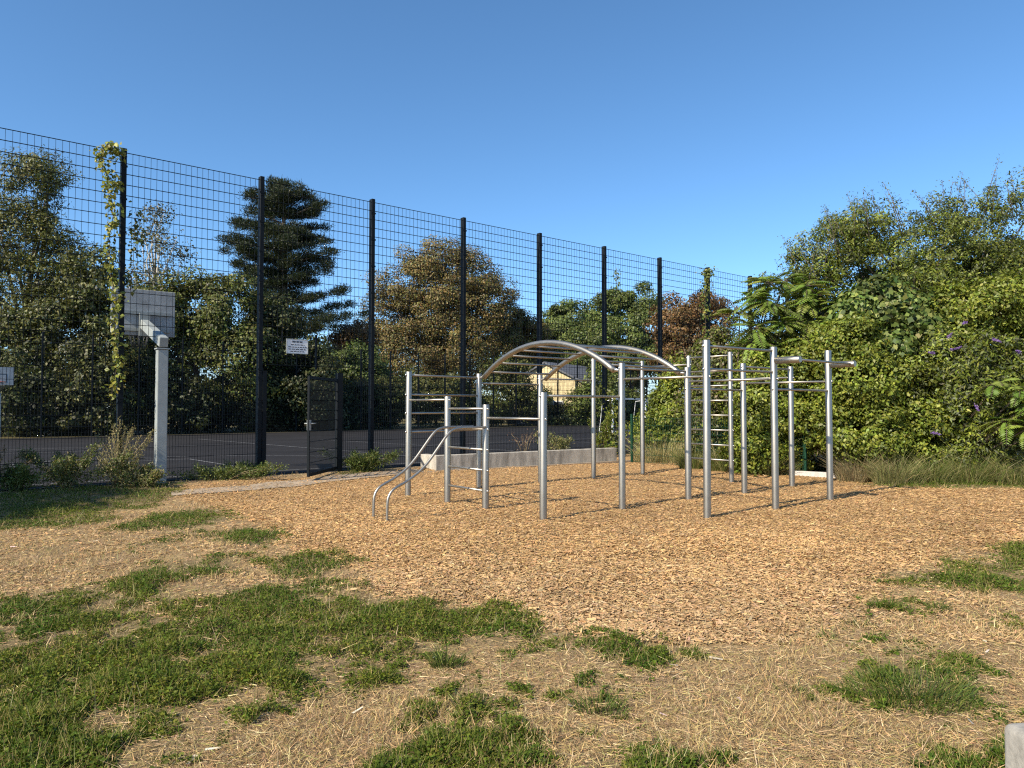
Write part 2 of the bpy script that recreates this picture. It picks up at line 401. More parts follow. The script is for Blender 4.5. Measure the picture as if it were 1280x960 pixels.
bl = ~cl; k = bl.sum(); az = rng.random(k) * 2 * np.pi; el = rng.uniform(.5, 1.4, k)
D = np.stack([np.cos(az) * np.cos(el), np.sin(az) * np.cos(el), np.sin(el)], 1)
C = pick([(.085, .125, .014), (.058, .098, .010), (.13, .145, .026), (.30, .24, .09)], k)
q.blades(on_ground(x[bl], y[bl]), D, rdir(k), (hgt[bl] + .02) * rng.uniform(.6, 1.7, k), rng.uniform(.0025, .005, k) * (1 + .06 * y[bl]), C, tip=.15)
tag(link('green_grass', q.build('green_grass', M_blade)), 'low green clover and grass in patches on the dry lawn', 'grass', kind='stuff')

# bleached wood bits lying on the dry lawn
x, y = scatter(160, 2.6, 9, 1.0, .7)
g, c = masks(x, y); keep = ~c & ~g; x, y = x[keep], y[keep]; n = len(x); q = Quads(); az = rng.random(n) * 6.28
q.blades(on_ground(x, y, .012), np.stack([np.cos(az), np.sin(az), .1 * rng.normal(size=n)], 1), np.stack([.3 * rng.normal(size=n), .3 * rng.normal(size=n), np.ones(n)], 1), rng.uniform(.03, .085, n), rng.uniform(.012, .026, n), pick([(.62, .52, .40), (.5, .42, .34)], n), tip=.6)
tag(link('bark_litter', q.build('bark_litter', M_chip)), 'pale bits of bark scattered over the dry lawn', 'bark litter', kind='stuff')

# ------------------------------------------------------------------ path, court
def drape(name, pxs, mat_, dz, z=.09, sub=40):
    pts = [ground_at(a, b, z)[:2] for a, b in pxs]; bm = bmesh.new()
    vs = [bm.verts.new((p[0], p[1], 0)) for p in pts]; f = bm.faces.new(vs)
    bmesh.ops.triangulate(bm, faces=[f]); bmesh.ops.subdivide_edges(bm, edges=bm.edges[:], cuts=6, use_grid_fill=True)
    v = np.array([w.co[:] for w in bm.verts]); v[:, 2] = height(v[:, 0], v[:, 1]) + dz
    for w, c in zip(bm.verts, v): w.co = c
    bmesh.ops.recalc_face_normals(bm, faces=bm.faces[:])
    me = bpy.data.meshes.new(name); bm.to_mesh(me); bm.free(); me.materials.append(mat_)
    o = link(name, me); return tag(o, kind='structure')
drape('path', [(213, 612), (300, 606), (340, 602), (385, 599), (420, 594.5), (480, 590), (520, 587), (530, 589), (480, 594), (420, 599), (385, 603), (300, 609.5), (215, 616)], M_path, .012)

def fpt(a, d, z=0.1):
    """a metres along the fence from the first post, d metres behind it (into the court)"""
    return np.array([FP0[0] + U[0] * a - W[0] * d, FP0[1] + U[1] * a - W[1] * d, z - .0113 * min(max(d, 0), 36)])
def flat_poly(name, pts, z, m):
    me = bpy.data.meshes.new(name); me.from_pydata([(p[0], p[1], p[2] + z) for p in pts], [], [tuple(range(len(pts)))]); me.materials.append(m)
    if me.polygons[0].normal.z < 0: me.flip_normals()
    return me
court = [fpt(-24, .08), fpt(60, .08), fpt(60, 33.7), fpt(-24, 33.7)]
tag(link('sports_court', flat_poly('sports_court', court, .012, M_asph)), kind='structure')
# painted lines: one sheet above the asphalt
q = []
def stripe(p, r, w=.05):
    p = np.array(p[:2]); r = np.array(r[:2]); d = (r - p) / np.linalg.norm(r - p); s = np.array([-d[1], d[0]]) * w / 2
    q.append([p - s, p + s, r + s, r - s])
def arc(a, d, rad, t0, t1, n=28):
    for i in range(n):
        u0, u1 = t0 + (t1 - t0) * i / n, t0 + (t1 - t0) * (i + 1) / n
        stripe(fpt(a + rad * math.cos(u0), d + rad * math.sin(u0)), fpt(a + rad * math.cos(u1), d + rad * math.sin(u1)))
HA = .62 / 1.0
stripe(fpt(-9, .9), fpt(30, .9)); stripe(fpt(HA + 7.5, .95), fpt(HA + 7.5, 24)); stripe(fpt(HA - 7.5, .95), fpt(HA - 7.5, 24))
stripe(fpt(HA - 2.4, .95), fpt(HA - 2.4, 6.7)); stripe(fpt(HA + 2.4, .95), fpt(HA + 2.4, 6.7)); stripe(fpt(HA - 2.4, 6.75), fpt(HA + 2.4, 6.75))
arc(HA, 6.78, 1.8, .02, math.pi - .02); arc(HA, 2.5, 6.25, .03, math.pi - .03, 44); stripe(fpt(HA - 7.45, 15.9), fpt(HA + 7.45, 15.9)); arc(HA, 15.9, 1.8, 0, 2 * math.pi)
stripe(fpt(12, 1.0), fpt(12, 18)); stripe(fpt(12.1, 9), fpt(34, 9)); stripe(fpt(18, 1.0), fpt(18, 8.9)); stripe(fpt(18.1, 5), fpt(30, 5))
v = np.array(q).reshape(-1, 2)
# overlapping pieces are kept apart by tiny steps in height
dl_ = -((v[:, 0] - FP0[0]) * .633 - (v[:, 1] - FP0[1]) * .774)
zz = .1 - .0113 * np.clip(dl_, 0, 36) + .016 + np.repeat(np.arange(len(q)) % 7 * .0006, 4)
tag(link('court_markings', mesh_np('court_markings', np.column_stack([v, zz]), np.arange(len(v)).reshape(-1, 4), M_lines)), kind='structure')

# ------------------------------------------------------------------ court fences
def rods(tb, z0, z1, width, vsp, hsp, rv=.0028, rh=.0042, x0=0.0):
    """welded mesh in the plane of x and z"""
    n = int(round(width / vsp))
    for i in range(n + 1):
        x = x0 + width * i / n
        tb.append(((x, 0, z0), (x, 0, z1), rv))
    m = int(round((z1 - z0) / hsp))
    for j in range(m + 1):
        z = z0 + (z1 - z0) * j / m
        for s in (-1, 1): tb.append(((x0, s * .006, z), (x0 + width, s * .006, z), rh))
def rod_mesh(name, items, m):
    V = []; Fq = []; k = 0
    for p, r, rad in items:
        p = np.array(p, float); r = np.array(r, float); vert = abs(p[2] - r[2]) > 1e-6
        A = np.array([1, 0, 0.]) if vert else np.array([0, 0, 1.]); B = np.array([0, 1., 0])
        for e in (p, r):
            for (sa, sb) in ((-1, -1), (1, -1), (1, 1), (-1, 1)): V.append(e + A * sa * rad + B * sb * rad)
        for i in range(4): Fq.append((k + i, k + (i + 1) % 4, k + 4 + (i + 1) % 4, k + 4 + i))
        k += 8
    return mesh_np(name, np.array(V), np.array(Fq), m)
PW = 2.52; ang = math.atan2(U[1], U[0])
it = []; rods(it, .05, 2.05, 2.44, .05, .2, x0=.04); rods(it, 2.10, 6.0, 2.44, .1, .2, rv=.0028, rh=.0045, x0=.04)
full_panel = rod_mesh('mesh_panel', it, M_black)
OPEN = 1.68
it = []; rods(it, 2.25, 6.0, 2.44, .1, .2, rv=.0028, rh=.0045, x0=.04); rods(it, .05, 2.05, .70, .05, .2, x0=1.78)
gate_bay = rod_mesh('mesh_panel', it, M_black)
def post_mesh(name, h, m, sx_=.043, sy_=.065, clips=True):
    t = Tubes(); t.box((0, 0, (h - .25) / 2), (sx_, 0, 0), (0, sy_, 0), (0, 0, (h + .25) / 2)); t.bevel(.006, 1)
    if clips:
        for z in np.arange(.3, h, .6 if h > 3 else .4): t.tube([(0, -sy_ - .012, z), (0, -sy_ + .004, z)], .022, 6); t.box((0, -sy_ - .004, z + .05), (sx_ + .012, 0, 0), (0, .006, 0), (0, 0, .018))
    return t.mesh(name, m)
post6 = post_mesh('post', 6.08, M_black)
def fence_row(root, n0, n1, skip=()):
    for i in range(n0, n1 + 1):
        o = link('post', post6, root, (i * PW, .05, 0))
        if i < n1 and i not in skip: link('mesh_panel', full_panel, root, (i * PW, 0, 0))
fence = empty('court_fence', FP0, 'tall black double wire mesh fence with a gate behind the climbing frame', 'fence')
fence.rotation_euler = (0, 0, ang)
fence_row(fence, -2, 13, skip=(1,))
link('mesh_panel', gate_bay, fence, (PW, 0, 0))
t = Tubes(); t.box((OPEN + .05, .02, 1.0), (.06, 0, 0), (0, .06, 0), (0, 0, 1.12)); t.box((.085, .02, 1.0), (.04, 0, 0), (0, .05, 0), (0, 0, 1.12)); t.box((1.19, .012, 2.55), (.018, 0, 0), (0, .018, 0), (0, 0, .37))
link('gate_frame', t.mesh('gate_frame', M_black), fence, (PW, 0, 0))
ffence = empty('court_fence', fpt(0, 34.5), 'black mesh fence on the far side of the court in front of the trees', 'fence')
ffence.rotation_euler = (0, 0, ang)
fence_row(ffence, -5, 26)

# open gate leaf
hx = fpt(PW + OPEN - .03, -.07, .12)
gate = empty('mesh_gate', hx, 'open grey mesh gate leaf swung out below the white notice', 'gate')
free = ground_at(381.5, 599, .12); dv = free - hx; gate.rotation_euler = (0, 0, math.atan2(dv[1], dv[0]))
GL = 1.66
t = Tubes()
for xx in (.03, GL): t.box((xx, 0, 1.0), (.025, 0, 0), (0, .02, 0), (0, 0, .97))
for z in (.06, 1.94): t.box((GL / 2 + .015, 0, z), (GL / 2 - .042, 0, 0), (0, .018, 0), (0, 0, .03))
link('frame', t.mesh('frame', M_black), gate)
it = []; rods(it, .09, 1.91, GL - .06, .05, .2, x0=.05)
link('mesh_panel', rod_mesh('mesh_panel', it, M_black), gate)
t = Tubes(); t.box((GL - .02, 0, 1.02), (.035, 0, 0), (0, .03, 0), (0, 0, .10)); lockp = link('lock_case', t.mesh('lock_case', M_galv), gate)
t = Tubes(); t.tube([(GL - .02, -.09, 1.05), (GL - .02, .09, 1.05)], .011, 8); t.tube([(GL - .02, -.085, 1.05), (GL - .15, -.085, 1.05)], .010, 8); t.tube([(GL - .02, .085, 1.05), (GL - .15, .085, 1.05)], .010, 8)
link('handle', t.mesh('handle', M_galv), lockp)

# notice on the fence
sg = fpt(PW + .52, -.05, 0); s_root = empty('notice_sign', (sg[0], sg[1], 2.745), 'small white printed notice fixed to the fence above the gate', 'sign')
s_root.rotation_euler = (0, 0, ang)
SW, SH = .455, .295
t = Tubes(); t.box((SW / 2, 0, 0), (SW / 2, 0, 0), (0, .004, 0), (0, 0, SH / 2)); link('plate', t.mesh('plate', M_white), s_root)
t = Tubes()
for z in (-SH / 2, SH / 2): t.box((SW / 2, -.003, z), (SW / 2 + .008, 0, 0), (0, .008, 0), (0, 0, .007))
for xx in (-.001, SW + .001): t.box((xx, -.0035, 0), (.007, 0, 0), (0, .008, 0), (0, 0, SH / 2 - .008))
link('border', t.mesh('border', M_galv), s_root)
for row, (z, x0, x1) in enumerate(((.095, .12, .33), (.035, .09, .37), (-.015, .035, .42), (-.06, .035, .41), (-.105, .08, .36))):
    t = Tubes(); xx = x0
    while xx < x1:
        wl = rng.uniform(.03, .075); wl = min(wl, x1 - xx + .01); hh_ = .016 if row == 0 else .0095
        t.box((xx + wl / 2, -.0055, z), (wl / 2, 0, 0), (0, .001, 0), (0, 0, hh_)); xx += wl + .016
    link('lettering', t.mesh('lettering', M_ink), s_root)

# ------------------------------------------------------------------ basketball hoops
def hoop(base, sign, label):
    """base point, sign +1: the board faces into the court away from the camera, -1: towards it"""
    root = empty('basketball_hoop', base, label, 'basketball hoop', 'basketball hoops on the court')
    root.rotation_euler = (0, 0, ang if sign > 0 else ang + math.pi)          # local +y points into the court
    t = Tubes(); t.box((0, 0, 1.2), (.09, 0, 0), (0, .09, 0), (0, 0, 1.27)); t.bevel(.015, 2); link('post', t.mesh('post', M_galv), root)
    t = Tubes(); t.box((0, 0, 2.485), (.11, 0, 0), (0, .11, 0), (0, 0, .012)); link('cap_plate', t.mesh('cap_plate', M_galv), root)
    a = Vector((0, -.1, 2.50)); e = Vector((.11, 1.92, 3.02)); d = (e - a).normalized(); up = Vector((1, 0, 0)).cross(d)
    t = Tubes(); t.box((a + e) / 2 + up * .10, (.075, 0, 0), d * (e - a).length / 2, up * .09); t.bevel(.012, 2); link('arm', t.mesh('arm', M_galv), root)
    t = Tubes(); t.box((.11, 1.90, 3.10), (.10, 0, 0), (0, .018, 0), (0, 0, .24)); t.box((.11, 1.96, 3.35), (.5, 0, 0), (0, .02, 0), (0, 0, .03)); t.box((.11, 1.962, 3.0), (.5, 0, 0), (0, .02, 0), (0, 0, .03)); link('bracket', t.mesh('bracket', M_galv), root)
    t = Tubes(); t.box((.11, 2.0, 3.36), (.6, 0, 0), (0, .016, 0), (0, 0, .475)); t.bevel(.006, 1); bd = link('backboard', t.mesh('backboard', M_board), root)
    t = Tubes(); yb = 2.0175
    for (cx, cz, w_, h_) in ((.11, 3.46, .295, .02), (.11, 3.05, .295, .02), (-.165, 3.255, .02, .184), (.385, 3.255, .02, .184)): t.box((cx, yb, cz), (w_, 0, 0), (0, .0015, 0), (0, 0, h_))
    link('target_frame', t.mesh('target_frame', M_ink), bd)
    t = Tubes(); pts = [(.11 + .225 * math.cos(k * math.pi / 12), 2.40 + .225 * math.sin(k * math.pi / 12), 3.05) for k in range(25)]
    t.tube(pts, .011, 6, caps=False); t.box((.11, 2.10, 3.05), (.06, 0, 0), (0, .09, 0), (0, 0, .012)); rm = link('rim', t.mesh('rim', M_rim), root)
    t = Tubes()
    for k in range(12):
        a0 = k * math.pi / 6
        for s in (-1, 1):
            a1 = a0 + s * math.pi / 6
            t.tube([(.11 + .22 * math.cos(a0), 2.4 + .22 * math.sin(a0), 3.04), (.11 + .17 * math.cos((a0 + a1) / 2), 2.4 + .17 * math.sin((a0 + a1) / 2), 2.84), (.11 + .13 * math.cos(a1), 2.4 + .13 * math.sin(a1), 2.64)], .0028, 4)
    link('net', t.mesh('net', M_chain), rm)
    return root
b0 = ground_at(200, 606, .07); hoop((b0[0], b0[1], .07), 1, 'galvanised square hoop post with grey backboard reaching over the fence')
b1 = fpt(.45, 33.4); hoop((b1[0], b1[1], b1[2]), -1, 'distant basketball hoop facing us at the far edge of the court')

# goal on the court
g0 = np.array([6.0, 43.0, -.09]); goal = empty('small_goal', g0, 'white tubular goal frame standing on the court near the hedge', 'goal'); goal.rotation_euler = (0, 0, ang)
for xx in (0, 3.0):
    t = Tubes(); t.box((xx, 0, 1.0), (.05, 0, 0), (0, .05, 0), (0, 0, 1.0)); link('goal_post', t.mesh('goal_post', M_white), goal)
t = Tubes(); t.box((1.5, 0, 2.05), (1.55, 0, 0), (0, .05, 0), (0, 0, .05)); link('crossbar', t.mesh('crossbar', M_white), goal)
t = Tubes()
for xx in (0, 3.0): t.tube([(xx, .05, 1.98), (xx, .8, 1.9), (xx, 1.1, .03), (xx, .05, .03)], .025, 6)
t.tube([(0, 1.1, .03), (3.0, 1.1, .03)], .025, 6); link('back_frame', t.mesh('back_frame', M_white), goal)

# ------------------------------------------------------------------ climbing frame
OX, OY = -.61, 13.37
def uw(u, w): return np.array([OX + U[0] * u + W[0] * w, OY + U[1] * u + W[1] * w, 0])
frame = empty('climbing_frame', (OX, OY, 0), 'brushed steel climbing frame with arched ladder, bars and posts on wood chips', 'climbing frame')
frame.rotation_euler = (0, 0, 0)
def loc(p): return np.array(p) - np.array([OX, OY, 0])
PR = .0505; BR = .0175
PO = {'A': (-1.64, .2, 2.09), 'B': (-1.6, 1.32, 1.66), 'C': (-1.61, 2.32, 1.53), 'D': (0, 0, 2.11), 'E': (-1.57, 3.54, 1.69), 'F': (-.05, 3.57, 2.14), 'G': (2.97, .05, 2.51), 'H': (4.5, .08, 2.52),
      'I': (1.5, 3.58, 2.13), 'J': (.11, 4.93, 2.39), 'K': (4.48, 2.38, 2.59), 'L': (4.49, 1.36, 2.57), 'M': (3.04, 3.6, 2.25), 'N': (1.6, 5.04, 2.37), 'O': (4.6, 3.6, 2.25), 'P': (3.24, 5.02, 2.40), 'Q': (1.52, 0, 2.13)}
bolt = Tubes(); bolt.tube([(0, 0, 0), (.010, 0, 0), (.016, 0, 0)], [.019, .017, .009], 10); bolt_me = bolt.mesh('bolt_cap', M_bolt)
posts = {}
for k, (u, w, h) in PO.items():
    p = loc(uw(u, w)); t = Tubes()
    lean = rng.normal(size=2) * .006
    t.tube([(0, 0, -.3), (0, 0, .02), (lean[0], lean[1], h - .012), (lean[0], lean[1], h - .004), (lean[0], lean[1], h)], [PR, PR, PR, PR * .93, PR * .78], 20)
    posts[k] = link('post', t.mesh('post', M_steel), frame, p)
    t = Tubes(); t.tube([(0, 0, -.02), (0, 0, .018), (0, 0, .03)], [PR + .012, PR + .010, PR + .001], 16); 
def bar(a, b, z, name='bar', r=BR, bolts=True):
    pa, pb = uw(*PO[a][:2]), uw(*PO[b][:2]); d = (pb - pa) / np.linalg.norm(pb - pa)
    s = loc(pa + d * (PR - .008)); e = loc(pb - d * (PR - .008)); s[2] = e[2] = z
    t = Tubes(); t.tube([s, e], r, 12); link(name, t.mesh(name, M_steel), frame)
    if bolts:
        for key, sg_ in ((a, -1), (b, 1)):
            o = link('bolt_cap', bolt_me, posts[key]); q_ = d * sg_
            o.location = (q_[0] * (PR - .002), q_[1] * (PR - .002), z); o.rotation_euler = (0, 0, math.atan2(q_[1], q_[0]))
for a, b_, zs in (('A', 'D', (2.03, 1.70, 1.385, 1.07)), ('A', 'B', (1.605,)), ('C', 'E', (1.33,)), ('E', 'F', (1.64,)), ('D', 'Q', (1.93,)), ('F', 'J', (1.9,)), ('F', 'I', (2.06,)), ('I', 'M', (1.78,)),
                 ('I', 'N', (1.9,)), ('J', 'N', (2.31, 2.0)), ('N', 'P', (1.75,)), ('M', 'P', (1.9,)), ('M', 'O', (2.19,)), ('K', 'O', (2.04,)), ('L', 'H', (2.38,)), ('G', 'H', (2.47,)), ('Q', 'G', (2.05,))):
    for z in zs: bar(a, b_, z)
for z in (1.465, 1.165, .865, .565, .265): bar('B', 'C', z, 'rung')
for i in range(8): bar('L', 'K', .42 + i * .3, 'rung')
# arches
def arch_pts(p0, p1, z0, rise, n=28):
    p0, p1 = np.array(p0), np.array(p1); c = np.linalg.norm(p1 - p0); rad = (c * c / 4 + rise * rise) / (2 * rise); half = math.asin(c / 2 / rad); out = []
    for i in range(n + 1):
        a = -half + 2 * half * i / n; m = (p0 + p1) / 2 + (p1 - p0) / c * rad * math.sin(a)
        out.append(np.array([m[0], m[1], z0 + rise - rad + rad * math.cos(a)]))
    return out
AR = .046; arcs = []
for a, b_ in (('D', 'F'), ('Q', 'I')):
    pa, pb = uw(*PO[a][:2]), uw(*PO[b_][:2]); d = (pb - pa) / np.linalg.norm(pb - pa)
    pts = arch_pts(loc(pa + d * .15), loc(pb - d * .15), 2.035, .52); arcs.append(pts)
    t = Tubes(); t.tube(pts, AR, 16); link('arch_rail', t.mesh('arch_rail', M_steel), frame)
    for key, s_, sg_ in ((a, pts[0], 1), (b_, pts[-1], -1)):
        t = Tubes(); p = loc(uw(*PO[key][:2])); st = p + d * sg_ * (PR - .005); st[2] = 2.03; en = np.array(s_) + d * sg_ * .05; en[2] = 2.055
        t.tube([st, en], .026, 10); link('arch_bracket', t.mesh('arch_bracket', M_bolt), frame)
fine = [np.array(arch_pts(a[0], a[-1], 2.035, .52, 110)) for a in arcs]
NR = 11
for i in range(NR):
    k = int(round(110 * (i + .62) / (NR + .24)))
    p, q_ = fine[0][k].copy(), fine[1][k].copy(); d = norm(q_ - p); p[2] -= .012; q_[2] -= .012
    t = Tubes(); t.tube([p + d * (AR - .012), q_ - d * (AR - .012)], BR, 12); link('arch_rung', t.mesh('arch_rung', M_steel), frame)
# sloping hand rails
for w in (1.98, 2.33 - .32 + .34):
    prof = [(-.02, 1.165), (.45, 1.168), (.60, 1.15), (.70, 1.08), (.85, .90), (1.02, .70), (1.16, .58), (1.34, .47), (1.50, .405), (1.58, .36), (1.635, .28), (1.65, .18), (1.65, -.2)]
    # smooth the profile
    for _ in range(2):
        n2 = [prof[0]]
        for a_, b_ in zip(prof, prof[1:]): n2 += [(a_[0] * .75 + b_[0] * .25, a_[1] * .75 + b_[1] * .25), (a_[0] * .25 + b_[0] * .75, a_[1] * .25 + b_[1] * .75)]
        prof = n2 + [prof[-1]]
    pts = []
    for s_, z in prof: p = loc(uw(-1.6 - s_, w)); p[2] = z + .036 * (s_ < .5) * 0 + .03; pts.append(p)
    t = Tubes(); t.tube(pts, .0185, 12); link('hand_rail', t.mesh('hand_rail', M_steel), frame)
# two thick stubs carrying a pull-up bar
ends = []
for key, ln in (('N', .36), ('P', .38)):
    p = uw(*PO[key][:2]); s_ = loc(p + W * (PR - .02)); e = loc(p + W * (PR + ln)); s_[2] = e[2] = 2.165
    t = Tubes(); e2 = e - W * .008
    t.tube([s_, e2, e], [.05, .05, .044], 18); st = link('stub_tube', t.mesh('stub_tube', M_steel), frame); ends.append(e - W * .06)
t = Tubes(); d = norm(ends[1] - ends[0]); t.tube([ends[0] + d * .04, ends[1] - d * .04], BR, 12); link('bar', t.mesh('bar', M_steel), frame)

# ------------------------------------------------------------------ concrete bed wall, kerb, bollard
w1 = ground_at(545, 590, .05); w2 = ground_at(771, 577, .05); wd_ = norm(w2 - w1); wn2 = np.array([-wd_[1], wd_[0], 0]); ln = np.linalg.norm(w2 - w1)
wall = empty('bed_wall', w1, 'low concrete wall edging a planting bed along the court fence', 'wall')
t = Tubes(); c = wd_ * ln / 2 + wn2 * .09; t.box((c[0], c[1], .10), wd_ * ln / 2, wn2 * .09, (0, 0, .26)); t.bevel(.012, 2); link('front_wall', t.mesh('front_wall', M_conc), wall)
t = Tubes(); c = wd_ * .0905 + wn2 * .47; t.box((c[0], c[1], .098), wd_ * .088, wn2 * .287, (0, 0, .257)); t.bevel(.012, 2); link('return_wall', t.mesh('return_wall', M_conc), wall)
t = Tubes(); c = wd_ * ln / 2 + wn2 * .46; t.box((c[0], c[1], .0), wd_ * (ln / 2 - .19), wn2 * .275, (0, 0, .24)); link('soil', t.mesh('soil', simple('soil', (.09, .065, .045), .95, var=.4, scale=20, bmp=.8)), wall)
t = Tubes(); c = wd_ * ln / 2 - wn2 * .06; t.box((c[0], c[1], -.03), wd_ * (ln / 2 + .5), wn2 * .05, (0, 0, .055)); link('footing', t.mesh('footing', M_path), wall)

ka = ground_at(985, 594); kb = ground_at(1148, 603); kd = norm(kb - ka); kn = np.array([-kd[1], kd[0], 0]); kl = np.linalg.norm(kb - ka)
kerb = empty('edging_kerb', ka, 'pale concrete edging kerb at the foot of the hedge', 'kerb')
nseg = 3
for i in range(nseg):
    s0 = kl * i / nseg; t = Tubes(); c = kd * (s0 + kl / nseg / 2)
    t.box((c[0], c[1], .03), kd * (kl / nseg / 2 - .006), kn * .05, (0, 0, .07 + .008 * rng.normal())); t.bevel(.01, 2); link('kerb_stone', t.mesh('kerb_stone', M_conc_pale), kerb)

bp = np.array([2.01, 2.74, 0]); bo = empty('concrete_bollard', bp, 'short grey concrete bollard with rounded top and blue paint spots', 'bollard')
t = Tubes(); t.box((0, 0, .04), (.105, 0, 0), (0, .105, 0), (0, 0, .24)); t.bevel(.04, 5)
me = t.mesh('shaft', M_bollard); shade(me); s_ = link('shaft', me, bo); s_.rotation_euler = (0, 0, .1)
M_blue = simple('blue_paint', (.03, .08, .32), .6, var=.2)
t = Tubes()
for (xx, yy, r) in ((-.062, -.03, .010), (-.035, .01, .013), (-.07, .02, .006), (.02, -.05, .008)):
    t.tube([(xx, yy, .26), (xx, yy, .2815 if abs(xx) < .066 and yy > -.06 else .279)], r, 10)
link('paint_spot', t.mesh('paint_spot', M_blue), bo)

# ------------------------------------------------------------------ plants
def bark_limbs(base, targets, r0, m, height_frac=.45):
    t = Tubes(); base = np.array(base)
    top = np.mean(targets, 0); mid = base + (top - base) * np.array([.5, .5, 1]) * height_frac
    jit = lambda s_: rng.normal(size=3) * s_
    H = top[2] - base[2]
    t.tube([base - (0, 0, .3), base + (mid - base) * .3 + jit(.01 * H), mid, top + jit(.02 * H)], [r0 * 1.25, r0, r0 * .75, r0 * .25], 9)
    for T in targets:
        f = rng.uniform(.25, .95); s_ = mid + (top - mid) * f * .8 if rng.random() < .6 else base + (mid - base) * rng.uniform(.75, 1)
        k = (s_ + T) / 2 + jit(.03 * H) + np.array([0, 0, .02 * H]); t.tube([s_, k, T], [r0 * .42, r0 * .25, r0 * .08], 6)
    return t
def crown_quads(lobes, n, size, pal, clump, nclump, up=.35, aspect=.6, shell=.5, pal_jit=.16, hollow=.55, q=None, clumptint=.22):
    """lobes: (centre, radii). Leaves gather in clumps spread through the lobes"""
    q = q or Quads()
    vol = np.array([r[0] * r[2] + .3 * r[0] * r[1] for c, r in lobes]); li = rng.choice(len(lobes), nclump, p=vol / vol.sum())
    LC = np.array([c for c, r in lobes])[li]; LR = np.array([r for c, r in lobes])[li]
    d = rdir(nclump); rr = hollow + (1 - hollow) * rng.random(nclump)[:, None] ** .6
    CC = LC + d * LR * rr; cs = clump * rng.uniform(.6, 1.35, nclump)
    ct = 1 + clumptint * rng.normal(size=(nclump, 1))
    ci = rng.integers(0, nclump, n); dd = rdir(n); rad = (shell + (1 - shell) * rng.random(n)) [:, None]
    P = CC[ci] + dd * (cs[ci][:, None] * rad) * np.array([1.15, 1.15, .8])
    Nn = norm(dd * .8 + d[ci] * .5 + np.array([0, 0, up]) + rng.normal(size=(n, 3)) * .55); D = np.cross(Nn, rdir(n)) + np.array([0, 0, -.25])
    L = size * rng.uniform(.6, 1.4, n)
    C = pick(pal, n, pal_jit) * np.clip(ct[ci], .5, 1.6) * 1.3
    q.leaves(P, D, Nn, L, L * aspect, C); return q, CC
def lobes_px(L, Z, dep=.8):
    s = Z / F; out = []
    for (px, py, rx, ry, *dz) in L:
        zz_ = Z + (dz[0] if dz else 0); s = zz_ / F
        out.append((np.array([xw(px, zz_), zz_, zw(py, zz_)]), np.array([rx * s, max(rx, ry * .7) * s * dep, ry * s])))
    return out
def plant(name, label, cat, Z, L, n, size, pal, clump, nclump, trunk_px=None, r0=.2, m=None, group=None, base_z=.1, parts=('trunk', 'crown'), limbs=14, **kw):
    lobes = lobes_px(L, Z); px = trunk_px if trunk_px is not None else L[0][0]
    base = np.array([xw(px, Z), Z, base_z]); root = empty(name, base, label, cat, group)
    q, CC = crown_quads(lobes, int(n * (1.7 if Z > 30 else 1.45)), size * (1.08 if Z > 30 else 1.2), pal, clump, int(nclump * (1.25 if Z > 30 else .85)), **kw)
    tg = CC[rng.choice(len(CC), min(limbs, len(CC)), replace=False)]
    t = bark_limbs(base, tg, r0, m); me = t.mesh(parts[0], m or M_bark)
    me.transform(Matrix.Translation(-Vector(base))); link(parts[0], me, root)
    link(parts[1], q.build(parts[1], M_leaf, base), root)
    return root, lobes
G_far = 'trees beyond the court'
OLIVE = [(.088, .090, .024), (.066, .072, .019), (.115, .112, .032), (.050, .058, .016)]
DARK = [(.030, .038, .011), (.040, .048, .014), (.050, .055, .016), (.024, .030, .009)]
MID = [(.080, .098, .020), (.060, .076, .016), (.105, .122, .026)]
BROWN = [(.155, .098, .032), (.145, .102, .034), (.130, .098, .034), (.115, .100, .030), (.100, .100, .028), (.155, .112, .042), (.09, .095, .026), (.125, .086, .034)]
RUST = [(.135, .075, .026), (.11, .062, .022), (.09, .066, .022), (.15, .088, .035)]

plant('willow_tree', 'tall feathery olive willow behind the far court fence, thin at its top', 'tree', 48,
      [(32, 228, 34, 46), (45, 215, 30, 26), (20, 300, 46, 50), (62, 325, 40, 42), (15, 380, 55, 60), (75, 400, 45, 55), (-40, 300, 50, 80)], 30000, .20, OLIVE, 1.0, 190, 20, .35, group=G_far, aspect=.38, limbs=26)
plant('leafy_tree', 'dark dense broad tree directly below the feathery willow', 'tree', 46,
      [(115, 345, 32, 40), (95, 420, 55, 60), (20, 450, 60, 60), (140, 470, 45, 60)], 26000, .20, DARK + OLIVE, 1.0, 120, 90, .3, group=G_far)
plant('birch_tree', 'slender birch with white trunk and sparse crown rising over rounded trees', 'tree', 56,
      [(190, 262, 12, 9), (184, 288, 18, 14), (208, 320, 26, 26), (178, 352, 30, 22), (215, 362, 26, 20)], 2700, .17, [(.09, .085, .035), (.11, .095, .04), (.07, .075, .03)], 1.0, 75, 193, .2, M_birch, G_far, limbs=22)
plant('leafy_tree', 'rounded mid green tree standing below the birch', 'tree', 50,
      [(190, 400, 45, 40), (235, 385, 45, 45), (285, 390, 45, 45), (215, 460, 60, 60), (300, 460, 50, 60)], 34000, .20, MID + OLIVE, 1.0, 150, 250, .3, group=G_far)
plant('leafy_tree', 'shadowy green tree under the black pine', 'tree', 52,
      [(345, 420, 42, 45), (380, 470, 40, 50), (330, 490, 45, 45)], 20000, .20, DARK + [(.07, .07, .03)], 1.0, 90, 350, .3, group=G_far)

